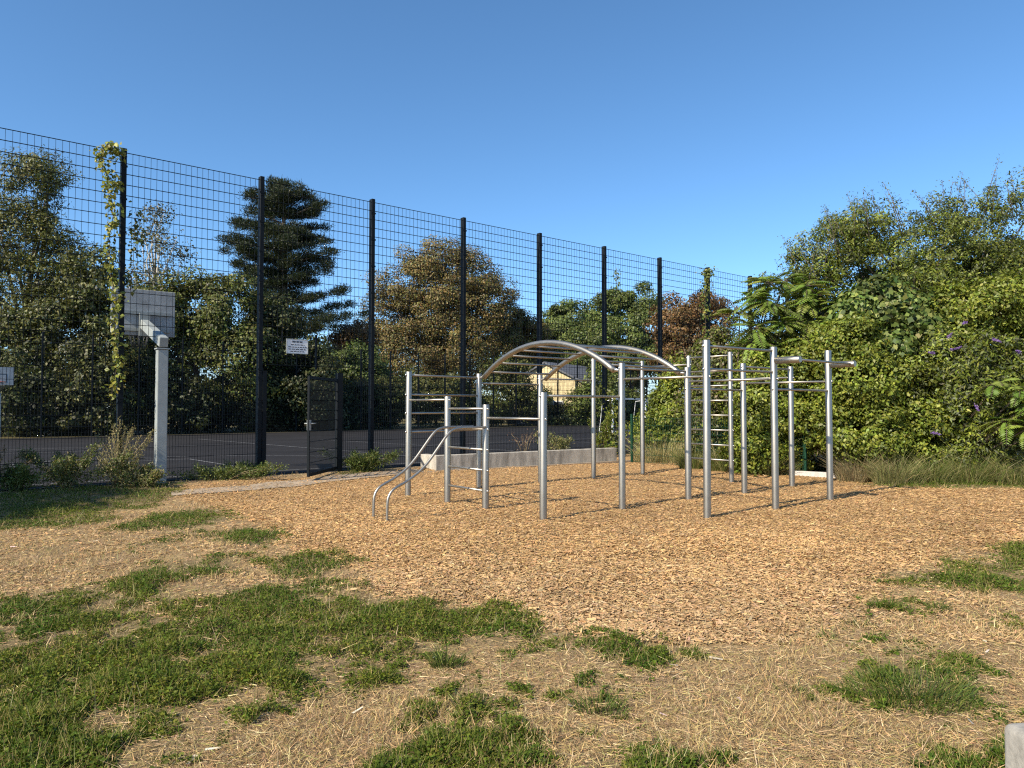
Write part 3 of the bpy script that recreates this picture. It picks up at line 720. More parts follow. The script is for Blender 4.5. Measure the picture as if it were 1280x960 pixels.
# black pine: flat plates of needles on long boughs
Zp = 62; pr = empty('pine_tree', (xw(352, Zp), Zp, .1), 'tall black pine with flat layered boughs against the sky', 'tree', G_far)
sP = Zp / F; lay = [(236, 330, 366), (246, 308, 393), (262, 296, 406), (278, 282, 398), (292, 300, 392), (304, 275, 411), (319, 284, 419), (335, 289, 411), (348, 300, 407), (369, 322, 433), (385, 330, 428), (399, 340, 450), (412, 345, 425)]
q = Quads(); lob = []
for (ly, xl, xr) in lay:
    tips = [np.array([xw(xl, Zp), Zp + rng.normal() * .8, zw(ly, Zp)]), np.array([xw(xr, Zp), Zp + rng.normal() * .8, zw(ly, Zp)])]
    hw = (xr - xl) / 2 * sP
    for k in range(5):
        a_ = rng.random() * 6.28; l_ = hw * rng.uniform(.5, .95); tips.append(np.array([xw(352, Zp) + math.cos(a_) * l_, Zp + math.sin(a_) * l_, zw(ly + rng.normal() * 4, Zp)]))
    for tp in tips:
        c0 = np.array([xw(352, Zp), Zp, tp[2] - .5]); ln_ = np.linalg.norm(tp - c0)
        for f in np.arange(.18, 1.02, .62 / max(ln_, .8)):
            c = c0 + (tp - c0) * f + np.array([rng.normal() * .35, rng.normal() * .5, .12 * rng.normal() + .35 * f * f]); w_ = .75 * (1.1 - .55 * f)
            lob.append((c, np.array([w_, w_, .34])))
nL = 165000; ci = rng.integers(0, len(lob), nL); LC = np.array([c for c, r_ in lob]); LR = np.array([r_ for c, r_ in lob])
dd = rdir(nL); P = LC[ci] + dd * LR[ci] * (.35 + .65 * rng.random((nL, 1))) + rng.normal(size=(nL, 3)) * np.array([.22, .22, .09]); C = pick([(.020, .032, .013), (.030, .042, .016), (.015, .025, .010), (.044, .050, .018)], nL)
q.leaves(P, dd * .7 + np.array([0, 0, .7]), rdir(nL), rng.uniform(.14, .30, nL), rng.uniform(.035, .07, nL), C)
lob = lob[::9]
base = np.array([xw(352, Zp), Zp, .1]); t = Tubes()
t.tube([base, base + (0.1, 0, 6), (xw(353, Zp), Zp, zw(300, Zp)), (xw(352, Zp), Zp, zw(240, Zp))], [.42, .36, .24, .06], 10)
for c, r in lob:
    z = min(c[2] - .4, zw(250, Zp)); s_ = np.array([xw(352, Zp), Zp, z - .6]); t.tube([s_, (s_ + c) / 2 + (0, 0, .1), c], [.13, .09, .03], 6)
me = t.mesh('trunk', M_bark); me.transform(Matrix.Translation(-Vector(base))); link('trunk', me, pr); link('crown', q.build('crown', M_leaf, base), pr)

plant('leafy_tree', 'small rust red crown peeping out beside the black pine', 'tree', 66, [(445, 420, 24, 18), (430, 435, 25, 20)], 7000, .2, RUST, .8, 50, 445, .2, group=G_far)
plant('shrub', 'bright green shrub behind the far court fence under the rust red crown', 'shrub', 60, [(425, 455, 38, 28), (455, 470, 30, 35), (400, 480, 35, 40)], 16000, .2, [(.085, .105, .022), (.06, .082, .02), (.05, .07, .02)], .9, 80, 425, .15, group=G_far, parts=('stem', 'foliage'))
plant('chestnut_tree', 'large browning chestnut tree with thin see-through top', 'tree', 90,
      [(540, 322, 42, 30), (508, 355, 42, 34), (580, 350, 44, 40), (488, 395, 36, 40), (612, 375, 30, 30), (545, 395, 50, 42), (600, 385, 36, 38), (520, 440, 50, 40), (585, 440, 46, 42), (555, 360, 50, 50), (545, 430, 70, 60)], 84000, .22, BROWN + [(.09, .085, .03)], 1.55, 330, 545, .45, group=G_far, limbs=34, pal_jit=.22)
plant('chestnut_tree', 'smaller dull brown chestnut filling in just beyond the large browning one', 'tree', 96,
      [(640, 405, 28, 28), (622, 430, 34, 40), (655, 425, 34, 34), (668, 445, 24, 34)], 26000, .23, BROWN + OLIVE, 1.0, 90, 640, .3, group=G_far)
plant('leafy_tree', 'small round green tree just beyond the yellow building', 'tree', 105,
      [(712, 400, 30, 22), (700, 425, 34, 25), (735, 425, 26, 26), (690, 440, 40, 30)], 26000, .30, [(.075, .098, .026), (.055, .078, .022), (.10, .12, .03)], 1.4, 70, 712, .3, group=G_far)
plant('leafy_tree', 'broad bright green tree between the small round tree and the rusty chestnut', 'tree', 92,
      [(805, 375, 24, 20), (770, 390, 30, 25), (800, 410, 35, 35), (755, 420, 28, 30), (790, 450, 45, 35), (745, 440, 34, 36)], 36000, .28, [(.085, .108, .025), (.060, .085, .022), (.10, .12, .028)], 1.3, 90, 790, .35, group=G_far, hollow=.45)
plant('chestnut_tree', 'rusty brown round chestnut seen above the hedge through the fence', 'tree', 78,
      [(868, 385, 34, 28), (850, 410, 34, 38), (890, 405, 28, 35), (865, 445, 45, 40)], 26000, .23, RUST, 1.1, 130, 868, .35, group=G_far, hollow=.45)
# undergrowth along the far fence
for i, (px, py, rx, ry, Z, lab, pal) in enumerate((
        (20, 505, 60, 42, 43.5, 'dark undergrowth shrub behind the distant basketball hoop', DARK), (110, 512, 60, 36, 45, 'dark undergrowth shrub seen beside the yellow green vine', DARK + OLIVE),
        (215, 510, 60, 38, 48, 'dark undergrowth shrub seen just beyond the near hoop post', DARK), (300, 515, 55, 34, 51, 'dark undergrowth shrub seen close to the gate opening', DARK),
        (390, 515, 55, 34, 54, 'dark undergrowth shrub seen through the mesh gate leaf', DARK), (470, 505, 50, 34, 58, 'low green shrub under the chestnut at the far fence', OLIVE + DARK),
        (545, 500, 50, 34, 62, 'low olive shrub under the big browning chestnut', OLIVE), (596, 514, 42, 20, 65, 'low green shrub in front of the dark shed', OLIVE + MID),
        (690, 522, 50, 11, 69, 'clipped low green shrub below the yellow building', [(.06, .075, .022), (.075, .085, .028)]), (765, 510, 40, 24, 72, 'low green shrub behind the white goal frame', MID))):
    plant('shrub', lab, 'shrub', Z, [(px, py, rx, ry), (px - rx * .4, py - ry * .3, rx * .5, ry * .8), (px + rx * .45, py - ry * .15, rx * .5, ry * .8)], 11000, .2, pal, .8, 80, px, .1, group='undergrowth along the far fence', parts=('stem', 'foliage'), limbs=8)
plant('shrub', 'thin olive bush half covering the gable of the yellow building', 'shrub', 65.5, [(640, 482, 20, 22), (662, 498, 26, 16), (652, 465, 12, 14), (625, 470, 20, 22)], 5200, .2, OLIVE + MID, .8, 40, 645, .1, group='undergrowth along the far fence', parts=('stem', 'foliage'), limbs=10)
plant('shrub', 'leafy green bush covering the roof end of the yellow building', 'shrub', 67, [(752, 485, 20, 34), (735, 502, 22, 20), (722, 508, 14, 10)], 6000, .2, MID, .8, 50, 750, .1, group='undergrowth along the far fence', parts=('stem', 'foliage'), limbs=10)
# far wood that closes the horizon
q = None
for k in range(2):
    pts = [((xw(px, 150), 150 + rng.normal() * 5, 6 + 4 * rng.random()), (9, 5, 8 + 3 * rng.random())) for px in range(-150, 1500, 45)]
q, _ = crown_quads([(np.array(c), np.array(r)) for c, r in pts], 32000, .9, OLIVE + MID + DARK, 2.6, 420, hollow=.3)
tag(link('distant_wood', q.build('distant_wood', M_leaf)), 'distant line of dull green woodland closing the view', 'woodland', kind='stuff')

# ------------------------------------------------------------------ yellow building and shed
def prism(name, pts, d, m):
    bm = bmesh.new(); a = [bm.verts.new(Vector(p)) for p in pts]; b_ = [bm.verts.new(Vector(p) + Vector(d)) for p in pts]
    bm.faces.new(a); bm.faces.new(b_[::-1])
    for i in range(len(a)): j = (i + 1) % len(a); bm.faces.new((a[i], a[j], b_[j], b_[i]))
    bmesh.ops.recalc_face_normals(bm, faces=bm.faces[:]); me = bpy.data.meshes.new(name); bm.to_mesh(me); bm.free(); me.materials.append(m); return me
M_stone, nt, b = mat('yellow_stone'); b.inputs['Roughness'].default_value = .9
br = N_(nt, 'ShaderNodeTexBrick'); br.inputs['Color1'].default_value = (.68, .57, .33, 1); br.inputs['Color2'].default_value = (.58, .47, .25, 1); br.inputs['Mortar'].default_value = (.30, .24, .15, 1)
br.inputs['Scale'].default_value = 1; br.inputs['Brick Width'].default_value = .9; br.inputs['Row Height'].default_value = .42; br.inputs['Mortar Size'].default_value = .02
tc = nt.nodes.new('ShaderNodeTexCoord'); mp = nt.nodes.new('ShaderNodeMapping'); mp.inputs['Rotation'].default_value = (R(90), 0, 0)
nt.links.new(tc.outputs['Object'], mp.inputs[0]); nt.links.new(mp.outputs[0], br.inputs['Vector']); nt.links.new(br.outputs[0], b.inputs['Base Color'])
M_roof = simple('slate_roof', (.10, .105, .12), .7, var=.3, scale=3)
M_dark = simple('dark_cladding', (.022, .028, .036), .6, var=.3, scale=2)
Zh = 72; hb = np.array([xw(640, Zh), Zh, -.3]); house = empty('gabled_house', hb, 'yellow stone building with slate gable roof beyond the court', 'building')
house.rotation_euler = (0, 0, R(-30)); Wg = 7.6; He = zw(479, Zh) + .3; Ha = zw(456, Zh) + .3
link('wall', prism('wall', [(0, 0, 0), (Wg, 0, 0), (Wg, 0, He), (Wg * .5, 0, Ha), (0, 0, He)], (0, 9, 0), M_stone), house)
for sgn in (0, 1):
    x0, x1 = (-.3, Wg * .5) if sgn == 0 else (Wg + .3, Wg * .5); zl = He - (Ha - He) * .3 / (Wg * .5)
    link('roof_slope', prism('roof_slope', [(x0, -.35, zl + .03), (x1 + (.001 if sgn else -.001), -.35, Ha + .03), (x1 + (.001 if sgn else -.001), -.35, Ha + .2), (x0, -.35, zl + .2)], (0, 9.7, 0), M_roof), house)
t = Tubes(); t.tube([(Wg + .36, -.35, He - .12), (Wg + .36, 9.3, He - .12)], .07, 8); link('gutter', t.mesh('gutter', M_roof), house)
t = Tubes(); t.box((5.2, -.02, 1.6), (.55, 0, 0), (0, .03, 0), (0, 0, .75)); wf = link('window', t.mesh('window', M_white), house)
t = Tubes(); t.box((5.2, -.045, 1.6), (.45, 0, 0), (0, .012, 0), (0, 0, .65)); link('pane', t.mesh('pane', M_dark), wf)
shed = empty('dark_shed', (xw(634, 67), 67, -.2), 'low dark blue grey shed in front of the yellow building', 'shed')
t = Tubes(); t.box((1.75, 1.5, 1.5), (1.75, 0, 0), (0, 1.5, 0), (0, 0, 1.5)); link('wall', t.mesh('wall', M_dark), shed)
t = Tubes(); t.box((1.75, 1.5, 3.07), (1.95, 0, 0), (0, 1.7, 0), (0, 0, .07)); link('roof', t.mesh('roof', M_roof), shed)
t = Tubes(); t.box((1.2, -.02, 1.1), (.5, 0, 0), (0, .03, 0), (0, 0, 1.05)); link('door', t.mesh('door', M_roof), shed)

# ------------------------------------------------------------------ hedge on the far side of the wood chips
GH = 'shrubs of the overgrown hedge'
YG = [(.128, .150, .019), (.102, .128, .016), (.074, .098, .013), (.165, .178, .024)]
HG = [(.125, .148, .020), (.095, .118, .016), (.155, .175, .026), (.068, .088, .013)]
HB = [(.095, .085, .038), (.075, .075, .030), (.11, .10, .05), (.055, .065, .022), (.15, .13, .08)]
def hedge(*a, **k): return plant(*a, group=GH, base_z=0.0, parts=('stem', 'foliage'), **k)
hedge('climber_shrub', 'brownish tangled shrub draped with seed heads between court fence and ladder', 'shrub', 18.5, [(900, 450, 30, 40), (925, 480, 34, 60), (880, 500, 26, 60), (900, 550, 40, 45), (950, 440, 26, 30)], 26000, .065, HB + HG, .34, 230, 905, .05, hollow=.45)
hedge('climber_shrub', 'bright green creeper shrub covering the end of the court fence', 'shrub', 20.2, [(835, 520, 24, 40), (860, 540, 26, 45), (815, 545, 20, 35), (850, 480, 16, 30)], 15000, .07, YG + HG, .30, 150, 840, .04, hollow=.4)
hedge('ivy_shrub', 'glossy yellow green ivy bush behind the pull-up bars', 'shrub', 16.0, [(960, 500, 45, 60), (1010, 470, 45, 45), (1000, 530, 50, 50), (945, 560, 35, 30), (1045, 440, 35, 30)], 36000, .062, YG + HG, .30, 300, 985, .06, hollow=.5)
hedge('loose_shrub', 'large loose shrub with long thin shoots against the sky', 'shrub', 17.5, [(1100, 285, 55, 42), (1050, 318, 48, 38), (1070, 290, 42, 34), (1015, 335, 42, 36), (990, 350, 36, 30), (1040, 300, 34, 30), (1180, 320, 90, 60), (1120, 370, 90, 40), (1250, 360, 90, 50), (1160, 285, 55, 42), (1220, 280, 55, 50), (1280, 265, 50, 45), (1120, 340, 70, 40), (1210, 340, 80, 50), (1320, 320, 70, 70), (1030, 350, 40, 30)], 62000, .062, HG + [(.075, .085, .03), (.055, .068, .026)], .30, 620, 1150, .09, hollow=.35, aspect=.4, limbs=40)
hedge('leafy_shrub', 'dense green shrub in the middle of the hedge below the maple', 'shrub', 15.2, [(1080, 480, 50, 50), (1140, 490, 50, 50), (1090, 540, 60, 40), (1060, 430, 40, 35), (1160, 540, 50, 40)], 40000, .06, HG + YG, .30, 330, 1100, .06, hollow=.5)
hedge('maple_shrub', 'young maple with broad pale green leaves in the hedge', 'shrub', 15.8, [(1105, 385, 38, 32), (1140, 400, 36, 35), (1075, 400, 34, 30), (1120, 435, 45, 28)], 19000, .10, [(.06, .09, .018), (.045, .07, .015), (.075, .10, .022), (.15, .17, .045)], .36, 150, 1110, .06, hollow=.5, aspect=.8)
hedge('golden_shrub', 'yellow green shrub in full sun high in the hedge beside the maple', 'shrub', 15.6, [(1220, 385, 50, 35), (1270, 380, 45, 35), (1200, 420, 40, 30), (1310, 400, 50, 50)], 22000, .065, YG + [(.13, .14, .03)], .30, 200, 1230, .05, hollow=.45)
root, lob = hedge('butterfly_bush', 'butterfly bush with purple flower spikes in the hedge', 'shrub', 14.8, [(1190, 450, 45, 35), (1240, 455, 45, 40), (1200, 500, 55, 45), (1270, 510, 50, 45), (1330, 480, 60, 70), (1230, 550, 60, 30)], 36000, .075, HG + [(.06, .07, .032), (.08, .09, .04)], .30, 330, 1215, .05, hollow=.5, aspect=.34)
q = Quads()
for (px, py) in ((1187, 421), (1189, 438), (1241, 423), (1168, 441), (1209, 403), (1276, 441), (1219, 506), (1163, 540)):
    Z = 14.0 + rng.normal() * .1; P0 = np.array([xw(px, Z), Z, zw(py, Z)]); n = 130; tt = rng.random(n)
    ax = norm(np.array([[rng.normal() * .7, -.5, rng.normal() * .35 + .15]]))[0]; P = P0 + ax * (tt[:, None] * .2) + rdir(n) * (.024 * (1.1 - tt))[:, None]
    q.leaves(P, rdir(n), rdir(n), rng.uniform(.016, .028, n), rng.uniform(.012, .02, n), pick([(.20, .12, .32), (.15, .085, .25), (.27, .18, .40)], n))
link('blossom', q.build('blossom', M_petal, root.location[:]), root)
# long shoots against the sky
sh = [o for o in COL.objects if o.name.startswith('loose_shrub')][0]
SIL = [(995, 335), (1012, 318), (1035, 285), (1060, 262), (1090, 248), (1125, 245), (1160, 240), (1200, 236), (1240, 228), (1275, 220), (1320, 215)]
SH = [(1010, 345, 984, 290), (1130, 255, 1115, 220), (1235, 240, 1243, 200), (1080, 275, 1062, 238), (1200, 245, 1198, 218)]
for i in range(54):
    f = rng.random() * 9.99; k = int(f); f -= k; ex = SIL[k][0] * (1 - f) + SIL[k + 1][0] * f; ey = SIL[k][1] * (1 - f) + SIL[k + 1][1] * f
    SH.append((ex + rng.normal() * 8 + 10, ey + 22, ex + rng.normal() * 10 - 4, ey - rng.uniform(-6, 16)))
for (px, py, tx, ty) in SH:
    Z = 17.4 + rng.normal() * .5; a = np.array([xw(px, Z), Z, zw(py + 25, Z)]); e = np.array([xw(tx, Z), Z + rng.normal() * .2, zw(ty, Z)]); m_ = (a + e) / 2 + (0, 0, .12)
    q = Quads(); t = Tubes(); o_ = sh.location[:]; pts = [a, m_, e]; t.tube(pts, [.010, .007, .003], 5); n = 60; s_ = rng.random(n)[:, None]
    P = (1 - s_) ** 2 * a + 2 * s_ * (1 - s_) * m_ + s_ ** 2 * e + rng.normal(size=(n, 3)) * .045
    q.leaves(P, rdir(n) + np.array([0, 0, .3]), rdir(n), rng.uniform(.04, .075, n), rng.uniform(.016, .028, n), pick(HG + OLIVE, n))
    me = t.mesh('shoot', M_bark); me.transform(Matrix.Translation(-Vector(o_))); sho = link('shoot', me, sh); link('shoot_leaves', q.build('shoot_leaves', M_leaf, o_), sho)
# feather-leaved trees
def fronds(name, label, Z, spec, group):
    root = empty(name, (xw(spec[0][0], Z), Z, 0), label, 'tree', group); q = Quads(); t = Tubes(); o = np.array(root.location[:])
    tops = []
    for (px, py, nf, ln) in spec:
        c = np.array([xw(px, Z), Z + rng.normal() * .3, zw(py, Z)]); tops.append(c)
        for k in range(int(nf * 1.7)):
            az = rng.random() * 6.28; el = rng.uniform(-.35, .85); d = np.array([math.cos(az) * math.cos(el), math.sin(az) * math.cos(el), math.sin(el)]); l = ln * rng.uniform(.75, 1.2)
            pr_ = 12; s_ = np.linspace(.18, 1, pr_)[:, None]; P = c + d * s_ * l + np.array([0, 0, -1]) * (s_ ** 2) * l * .42
            tan = norm(d + np.array([0, 0, -1]) * s_ * .84); side = norm(np.cross(tan, np.array([0, 0, 1.0]))); nn = np.cross(side, tan)
            t.tube([c, P[pr_ // 2], P[-1]], [.006, .005, .002], 4)
            col = pick([(.135, .19, .030), (.11, .165, .026), (.17, .21, .038)], 1, .12)
            for sg_ in (-1, 1):
                LL = l * .27 * np.sin(np.linspace(.7, 2.7, pr_)); q.leaves(P, side * sg_ + tan * .45 - np.array([0, 0, .35]), nn + rng.normal(size=(pr_, 3)) * .25, LL, LL * .32, np.repeat(col, pr_, 0) * rng.uniform(.85, 1.15, (pr_, 1)), fold=.1)
    for c in tops:
        b0_ = o + np.array([rng.normal() * .1, 1.1, -.1]); t.tube([b0_, b0_ * .5 + c * .5 + np.array([0, .5, 0]) + rng.normal(size=3) * .05, c], [.032, .024, .012], 7)
    me = t.mesh('trunk', M_bark); me.transform(Matrix.Translation(-Vector(o))); link('trunk', me, root); link('crown', q.build('crown', M_leaf, o), root)
fronds('tree_of_heaven', 'feather-leaved sapling rising where the court fence meets the hedge', 16.3, [(px + rng.normal() * 5, py + rng.normal() * 5, 11, .62) for px, py in ((945, 362), (965, 352), (988, 350), (1012, 348), (932, 385), (955, 385), (978, 378), (1002, 375), (1026, 368), (1045, 380), (940, 410), (962, 408), (985, 402), (1010, 400), (1032, 398), (1055, 405), (950, 435), (975, 430), (1000, 425), (1022, 424), (965, 452), (990, 450), (1012, 446))], 'feather-leaved saplings')
fronds('tree_of_heaven', 'feather-leaved sapling hanging out of the hedge by the butterfly bush', 13.7, [(1248, 480, 7, .55), (1268, 490, 9, .6), (1285, 510, 10, .6), (1256, 525, 8, .55), (1300, 475, 9, .6), (1275, 535, 8, .55), (1310, 520, 9, .6)], 'feather-leaved saplings')
# backing thicket so that the hedge has depth
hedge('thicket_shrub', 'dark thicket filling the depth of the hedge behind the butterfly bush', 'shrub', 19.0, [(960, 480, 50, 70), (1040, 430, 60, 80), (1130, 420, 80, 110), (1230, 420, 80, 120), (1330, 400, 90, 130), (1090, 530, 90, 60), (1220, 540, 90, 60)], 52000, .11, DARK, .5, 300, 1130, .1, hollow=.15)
# foot of the hedge: clumps of long grass
def tuft_mesh(n, h, spread, pal, wd=.006, lean=.45):
    q = Quads(); a = rng.random(n) * 6.28; r = spread * np.sqrt(rng.random(n)); r = r * (.75 + 1.1 * fbm(np.cos(a) * 1.6 + h * 50 + n, np.sin(a) * 1.6 + spread * 30, 3)); P = np.stack([np.cos(a) * r, np.sin(a) * r * .8, np.full(n, -.02)], 1)
    D = np.stack([np.cos(a) * lean * rng.random(n) + rng.normal(size=n) * .2, np.sin(a) * lean * rng.random(n) + rng.normal(size=n) * .2, np.ones(n)], 1); D = norm(D)
    L = h * rng.gamma(5, .17, n) * (1 - .45 * np.clip(r / spread, 0, 1)); C = pick(pal, n); Wv = np.full(n, wd) * rng.uniform(.6, 1.4, n); Nn = rdir(n)
    q.blades(P, D, Nn, L * .6, Wv, C, tip=.8); D2 = norm(D + np.stack([np.cos(a) * .5, np.sin(a) * .5, -.25 + 0 * a], 1)); q.blades(P + D * (L * .59)[:, None], D2, Nn, L * .45, Wv * .8, C, tip=.1)
    return q.build('grass_tuft', M_straw)
DRYG = [(.21, .195, .075), (.15, .16, .052), (.30, .255, .12), (.115, .13, .04)]; GRN = [(.060, .095, .014), (.085, .118, .018), (.13, .135, .032)]
PALE = [(.46, .39, .19), (.38, .34, .14), (.26, .26, .09), (.54, .46, .25)]
def tuft(px, py, label, n, h, sp, pal, group=None, z=0.02, **k):
    p = ground_at(px, py, z); o = link('grass_tuft', tuft_mesh(n, h, sp, pal, **k), None, (p[0], p[1], float(height(np.array([p[0]]), np.array([p[1]]))[0])))
    return tag(o, label, 'grass tuft', group)
GT = 'long grass clumps at the foot of the hedge'
tuft(828, 577, 'pale dry grass clump beside the end of the concrete wall', 2600, .75, .75, PALE, GT, lean=.9)
for i, (px, py, lab, pal) in enumerate(((905, 588, 'brown green grass clump behind the tall ladder', DRYG + GRN), (960, 592, 'brown green grass clump at the near end of the pale kerb', DRYG), (1072, 599, 'withered brown clump growing over the pale kerb', [(.22, .165, .085), (.27, .215, .11), (.15, .13, .06)]),
                                        (1118, 602, 'withered brown grass clump where the pale kerb ends', DRYG), (1165, 602, 'broad olive grass clump under the butterfly bush', DRYG + GRN), (1215, 603, 'olive grass clump below the purple flowers', GRN + DRYG), (1265, 604, 'olive grass clump under the hanging feather-leaved sapling', DRYG + GRN), (1310, 606, 'olive grass clump at the frame edge of the hedge', DRYG), (1020, 586, 'short brown grass clump tucked behind the pale kerb', DRYG), (870, 585, 'short green grass clump between pale clump and ladder', GRN + DRYG))):
    tuft(px, py, lab, 1900, .55, .62, pal, GT, lean=.8)
GL_ = 'small green tufts in the dry lawn'
for px, py, lab, h, sp, n in ((1111, 757, 'small green tuft at the edge of wood chips near the big green strip', .10, .15, 500), (1171, 763, 'dark compact green tuft alone on the dry lawn', .09, .09, 380), (1075, 779, 'tiny green tuft half buried in the wood chips', .07, .12, 260), (1034, 796, 'faint green tuft on the chip edge', .07, .07, 160), (556, 830, 'grey green tuft beside the dark clover', .12, .12, 420),
                              (594, 880, 'bright green low tuft between two larger clover patches', .06, .16, 600), (1145, 866, 'large mounded green grass clump on the dry lawn', .11, .46, 2600), (990, 862, 'thin olive tuft on the dry lawn near the mounded clump', .06, .1, 160), (748, 884, 'olive green tuft in the dry lawn below the clover tongue', .10, .16, 420)):
    tuft(px, py, lab, n, h, sp, GRN + [(.045, .07, .02)], GL_, z=0.0, wd=.004, lean=.7)

# ------------------------------------------------------------------ weeds by the fence
def weed(name, label, px, py, Z, stems, pal, leaf, n, group=None, jit=.04, z0=.09):
    base = np.array([xw(px, Z), Z, z0]); root = empty(name, base, label, 'weed', group); t = Tubes(); q = Quads()
    for (dx, dz, dy) in stems:
        e = np.array([dx, dy, dz]); m_ = e * .5 + np.array([0, 0, .12 * dz]); a = np.array([dx * .12, rng.normal() * .05, -.05]); t.tube([a, m_, e], [.007, .005, .002], 5)
        s_ = np.sqrt(rng.random(n))[:, None]; P = (1 - s_) ** 2 * a + 2 * s_ * (1 - s_) * m_ + s_ ** 2 * e + rng.normal(size=(n, 3)) * (jit + jit * 1.6 * (1 - s_) ** 2)
        q.leaves(P, rdir(n) + norm(e) * (1.6 if jit < .03 else .9), rdir(n) + np.array([0, 0, .4]), leaf * rng.uniform(.5, 1.3, n), leaf * .42 * rng.uniform(.6, 1.2, n), pick(pal, n))
    link('stem', t.mesh('stem', simple('dry_stem', (.22, .17, .09), .8)), root); link('foliage', q.build('foliage', M_leaf), root); return root
MUG = [(.26, .22, .09), (.20, .18, .07), (.16, .15, .06), (.32, .28, .13)]; WG = [(.105, .135, .03), (.08, .11, .024), (.14, .155, .04)]
GW = 'weeds along the court fence'
weed('tall_weed', 'tall straw coloured mugwort plume against the fence beside the hoop post', 148, 600, 12.7, [(0, 1.02, 0), (.15, .95, .1), (-.12, .9, .05), (.45, .88, -.1), (.58, .92, .0), (-.3, .8, .1), (.3, .72, -.1), (-.2, .6, -.15), (.1, .7, -.2), (.38, .55, .1), (-.35, .5, .0), (-.5, .72, .05), (.05, .85, .1), (.2, .5, -.2), (-.1, .45, -.2), (.22, .98, 0), (-.22, .86, .1), (.52, .8, .1), (.08, 1.06, .1), (.03, 1.18, .0), (.62, 1.0, .05), (-.08, 1.1, 0), (-.42, .92, .05), (.26, 1.05, .05)], MUG, .034, 140, GW, jit=.022)
weed('tall_weed', 'brown dry weed leaning in from the frame edge by the fence', -30, 606, 12.0, [(.5, .7, 0), (.75, .62, .1), (.95, .5, 0), (.6, .42, -.1), (.35, .55, .1), (.85, .32, .1)], [(.20, .13, .05), (.26, .18, .08), (.15, .12, .05)], .04, 150, GW, jit=.022)
weed('leafy_weed', 'bushy green weed at the foot of the straw coloured mugwort', 88, 606, 12.3, [(rng.normal() * .45, rng.uniform(.35, .75), rng.normal() * .2) for _ in range(16)], WG + MUG[1:3], .06, 230, GW)
weed('leafy_weed', 'low green weed filling the fence foot before the leaning brown one', 20, 612, 12.0, [(rng.normal() * .5, rng.uniform(.2, .45), rng.normal() * .25) for _ in range(16)], WG, .06, 200, GW)
weed('leafy_weed', 'brownish leafy weed right beside the square hoop post', 175, 606, 12.6, [(rng.normal() * .3, rng.uniform(.2, .5), rng.normal() * .2) for _ in range(14)], WG + MUG, .055, 200, GW)
weed('leafy_weed', 'creeping green weed along the fence between hoop post and gate', 270, 600, 13.7, [(rng.normal() * .6, rng.uniform(.12, .3), rng.normal() * .15) for _ in range(18)], WG, .05, 170, GW)
weed('leafy_weed', 'green weed at the fence foot just beside the gate opening', 308, 597, 14.3, [(rng.normal() * .3, rng.uniform(.12, .28), rng.normal() * .15) for _ in range(12)], WG, .05, 170, GW)
weed('leafy_weed', 'grassy green weed behind the open gate leaf', 455, 592, 15.6, [(rng.normal() * .45, rng.uniform(.15, .42), rng.normal() * .2) for _ in range(20)], WG, .06, 210, GW)
weed('leafy_weed', 'reddish dry seed weed growing in the walled bed', 655, 566, 18.3, [(rng.normal() * .2, rng.uniform(.35, .62), rng.normal() * .1) for _ in range(7)], [(.14, .08, .05), (.18, .12, .07)], .04, 40, GW, z0=.28)
weed('leafy_weed', 'bushy green weed growing in the walled bed', 700, 563, 18.7, [(rng.normal() * .35, rng.uniform(.2, .55), rng.normal() * .12) for _ in range(14)], WG + MUG[1:], .05, 170, GW, z0=.28)
weed('leafy_weed', 'green climber weed at the far end of the walled bed', 752, 560, 19.8, [(rng.normal() * .2, rng.uniform(.3, 1.0), rng.normal() * .1) for _ in range(10)], YG, .07, 130, GW, z0=.28)

# creepers on the fence: leafy strands up the mesh
def creeper(label, pts, n, leaf, pal, wob=.05):
    """pts: (metres along fence, height)"""
    root = empty('fence_creeper', fpt(pts[0][0], -.05, .1), label, 'creeper', 'creepers climbing the court fence'); o = np.array(root.location[:])
    A = np.array([fpt(a, -.05, z) for a, z in pts]) - o; t = Tubes(); t.tube(list(A + rng.normal(size=A.shape) * .012), .006, 5); link('stem', t.mesh('stem', M_bark), root)
    seg = rng.integers(0, len(A) - 1, n); s_ = rng.random(n)[:, None]; P = A[seg] * (1 - s_) + A[seg + 1] * s_ + rng.normal(size=(n, 3)) * np.array([wob, wob, wob * .8])
    P = P - W_off * rng.random((n, 1)); q = Quads(); q.leaves(P, rdir(n) + np.array([0, 0, -.7]), rdir(n) * .7 + np.array([.1, -1, .5]), leaf * rng.uniform(.6, 1.3, n), leaf * .75 * rng.uniform(.6, 1.2, n), pick(pal, n))
    link('foliage', q.build('foliage', M_leaf), root)
W_off = -W * .05
VINE = [(.22, .22, .035), (.16, .18, .03), (.28, .26, .05), (.12, .15, .03)]
creeper('bright yellow green creeper climbing the first fence post above the hoop', [(-.12, 1.7), (-.06, 2.3), (-.14, 3.0), (-.10, 3.4), (-.2, 3.9), (-.22, 4.6), (-.16, 5.0), (-.28, 5.4), (-.12, 5.45), (-.36, 5.75), (-.40, 6.0), (-.22, 6.18), (-.08, 6.0)], 860, .085, VINE, .06)
creeper('short dark creeper strand hanging beside the first fence post', [(.22, 4.2), (.2, 4.5), (.26, 4.8), (.2, 5.1), (.16, 4.0), (.12, 3.6)], 110, .085, [(.07, .085, .02), (.10, .11, .03)], .06)
creeper('pale creeper on the far post beside the rusty chestnut', [(7 * PW - .3, 2.5), (7 * PW - .22, 3.3), (7 * PW - .3, 4.2), (7 * PW - .36, 5.0), (7 * PW - .3, 5.6), (7 * PW - .05, 6.1), (7 * PW - .4, 5.9)], 420, .10, VINE + WG, .10)
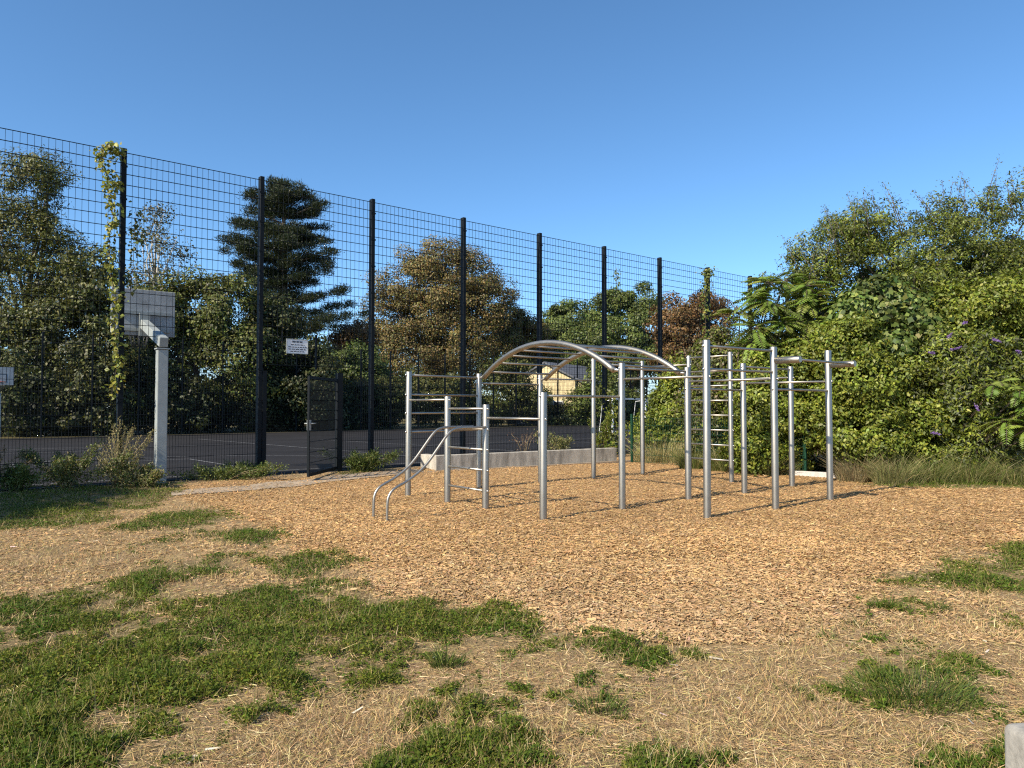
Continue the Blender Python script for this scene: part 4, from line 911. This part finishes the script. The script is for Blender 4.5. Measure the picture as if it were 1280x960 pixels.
creeper('thin creeper strand on the mesh by the bright green tree', [(5 * PW + .45, 4.9), (5 * PW + .43, 5.3), (5 * PW + .4, 5.6)], 50, .08, WG, .05)
creeper('leafy creeper hiding the fence foot at the end of the concrete wall', [(5 * PW + .1, .1), (5 * PW - .05, .8), (5 * PW + .2, 1.4), (5 * PW + .05, 2.0), (5 * PW + .3, .3), (5 * PW + .4, 1.0)], 520, .10, YG + WG, .13)
creeper('bright creeper curtain low on the fence near the pale grass clump', [(6 * PW - .9, .1), (6 * PW - .7, .9), (6 * PW - .5, 1.6), (6 * PW - .2, .4), (6 * PW - .1, 1.3), (6 * PW, 2.1)], 700, .10, YG + WG, .18)

# green garden fence in the hedge: one post row
gf = [ground_at(789, 579), ground_at(1006, 595)]
gfr = empty('garden_fence', (gf[0][0], gf[0][1], 0), 'dark green wire fence with round posts swallowed by the hedge', 'fence')
gd = norm(gf[1] - gf[0]); gl = np.linalg.norm(gf[1] - gf[0]); gfr.rotation_euler = (0, 0, math.atan2(gd[1], gd[0]))
npan = max(1, int(round(gl / 2.5)))
gpost = post_mesh('post', 1.3, M_greenpaint, .03, .03, False)
it = []; rods(it, .05, 1.2, gl / npan, .05, .2); gpan = rod_mesh('mesh_panel', it, M_greenpaint)
for i in range(npan + 1):
    link('post', gpost, gfr, (gl / npan * i, .035, 0))
    if i < npan: link('mesh_panel', gpan, gfr, (gl / npan * i, 0, 0))

# ------------------------------------------------------------------ the tree beside the camera whose shade falls on the fence foot
tb = np.array([-14.2, 4.7, 0]); root = empty('shade_tree', tb, 'leafy tree outside the view that shades the fence foot by the hoop', 'tree')
lob = [(tb + np.array(c) * .74, np.array(r) * .76) for c, r in (((0, 0, 5.4), (2.1, 2.0, 1.9)), ((.9, -.8, 7.4), (1.8, 1.8, 1.8)), ((-.8, .9, 7.6), (1.8, 1.8, 1.8)), ((0, 0, 9.3), (1.6, 1.6, 1.5)), ((-1.6, 1.8, 5.6), (1.8, 1.8, 1.9)), ((1.4, -1.4, 5.0), (1.5, 1.5, 1.5)), ((-1.4, 1.2, 3.4), (1.5, 1.5, 1.2)), ((.8, -.7, 3.2), (1.4, 1.4, 1.2)))]
q, CC = crown_quads(lob, 26000, .20, MID, .55, 260, hollow=.2)
me = bark_limbs(tb, CC[:16], .22, M_bark).mesh('trunk', M_bark); me.transform(Matrix.Translation(-Vector(tb))); link('trunk', me, root); link('crown', q.build('crown', M_leaf, tb), root)
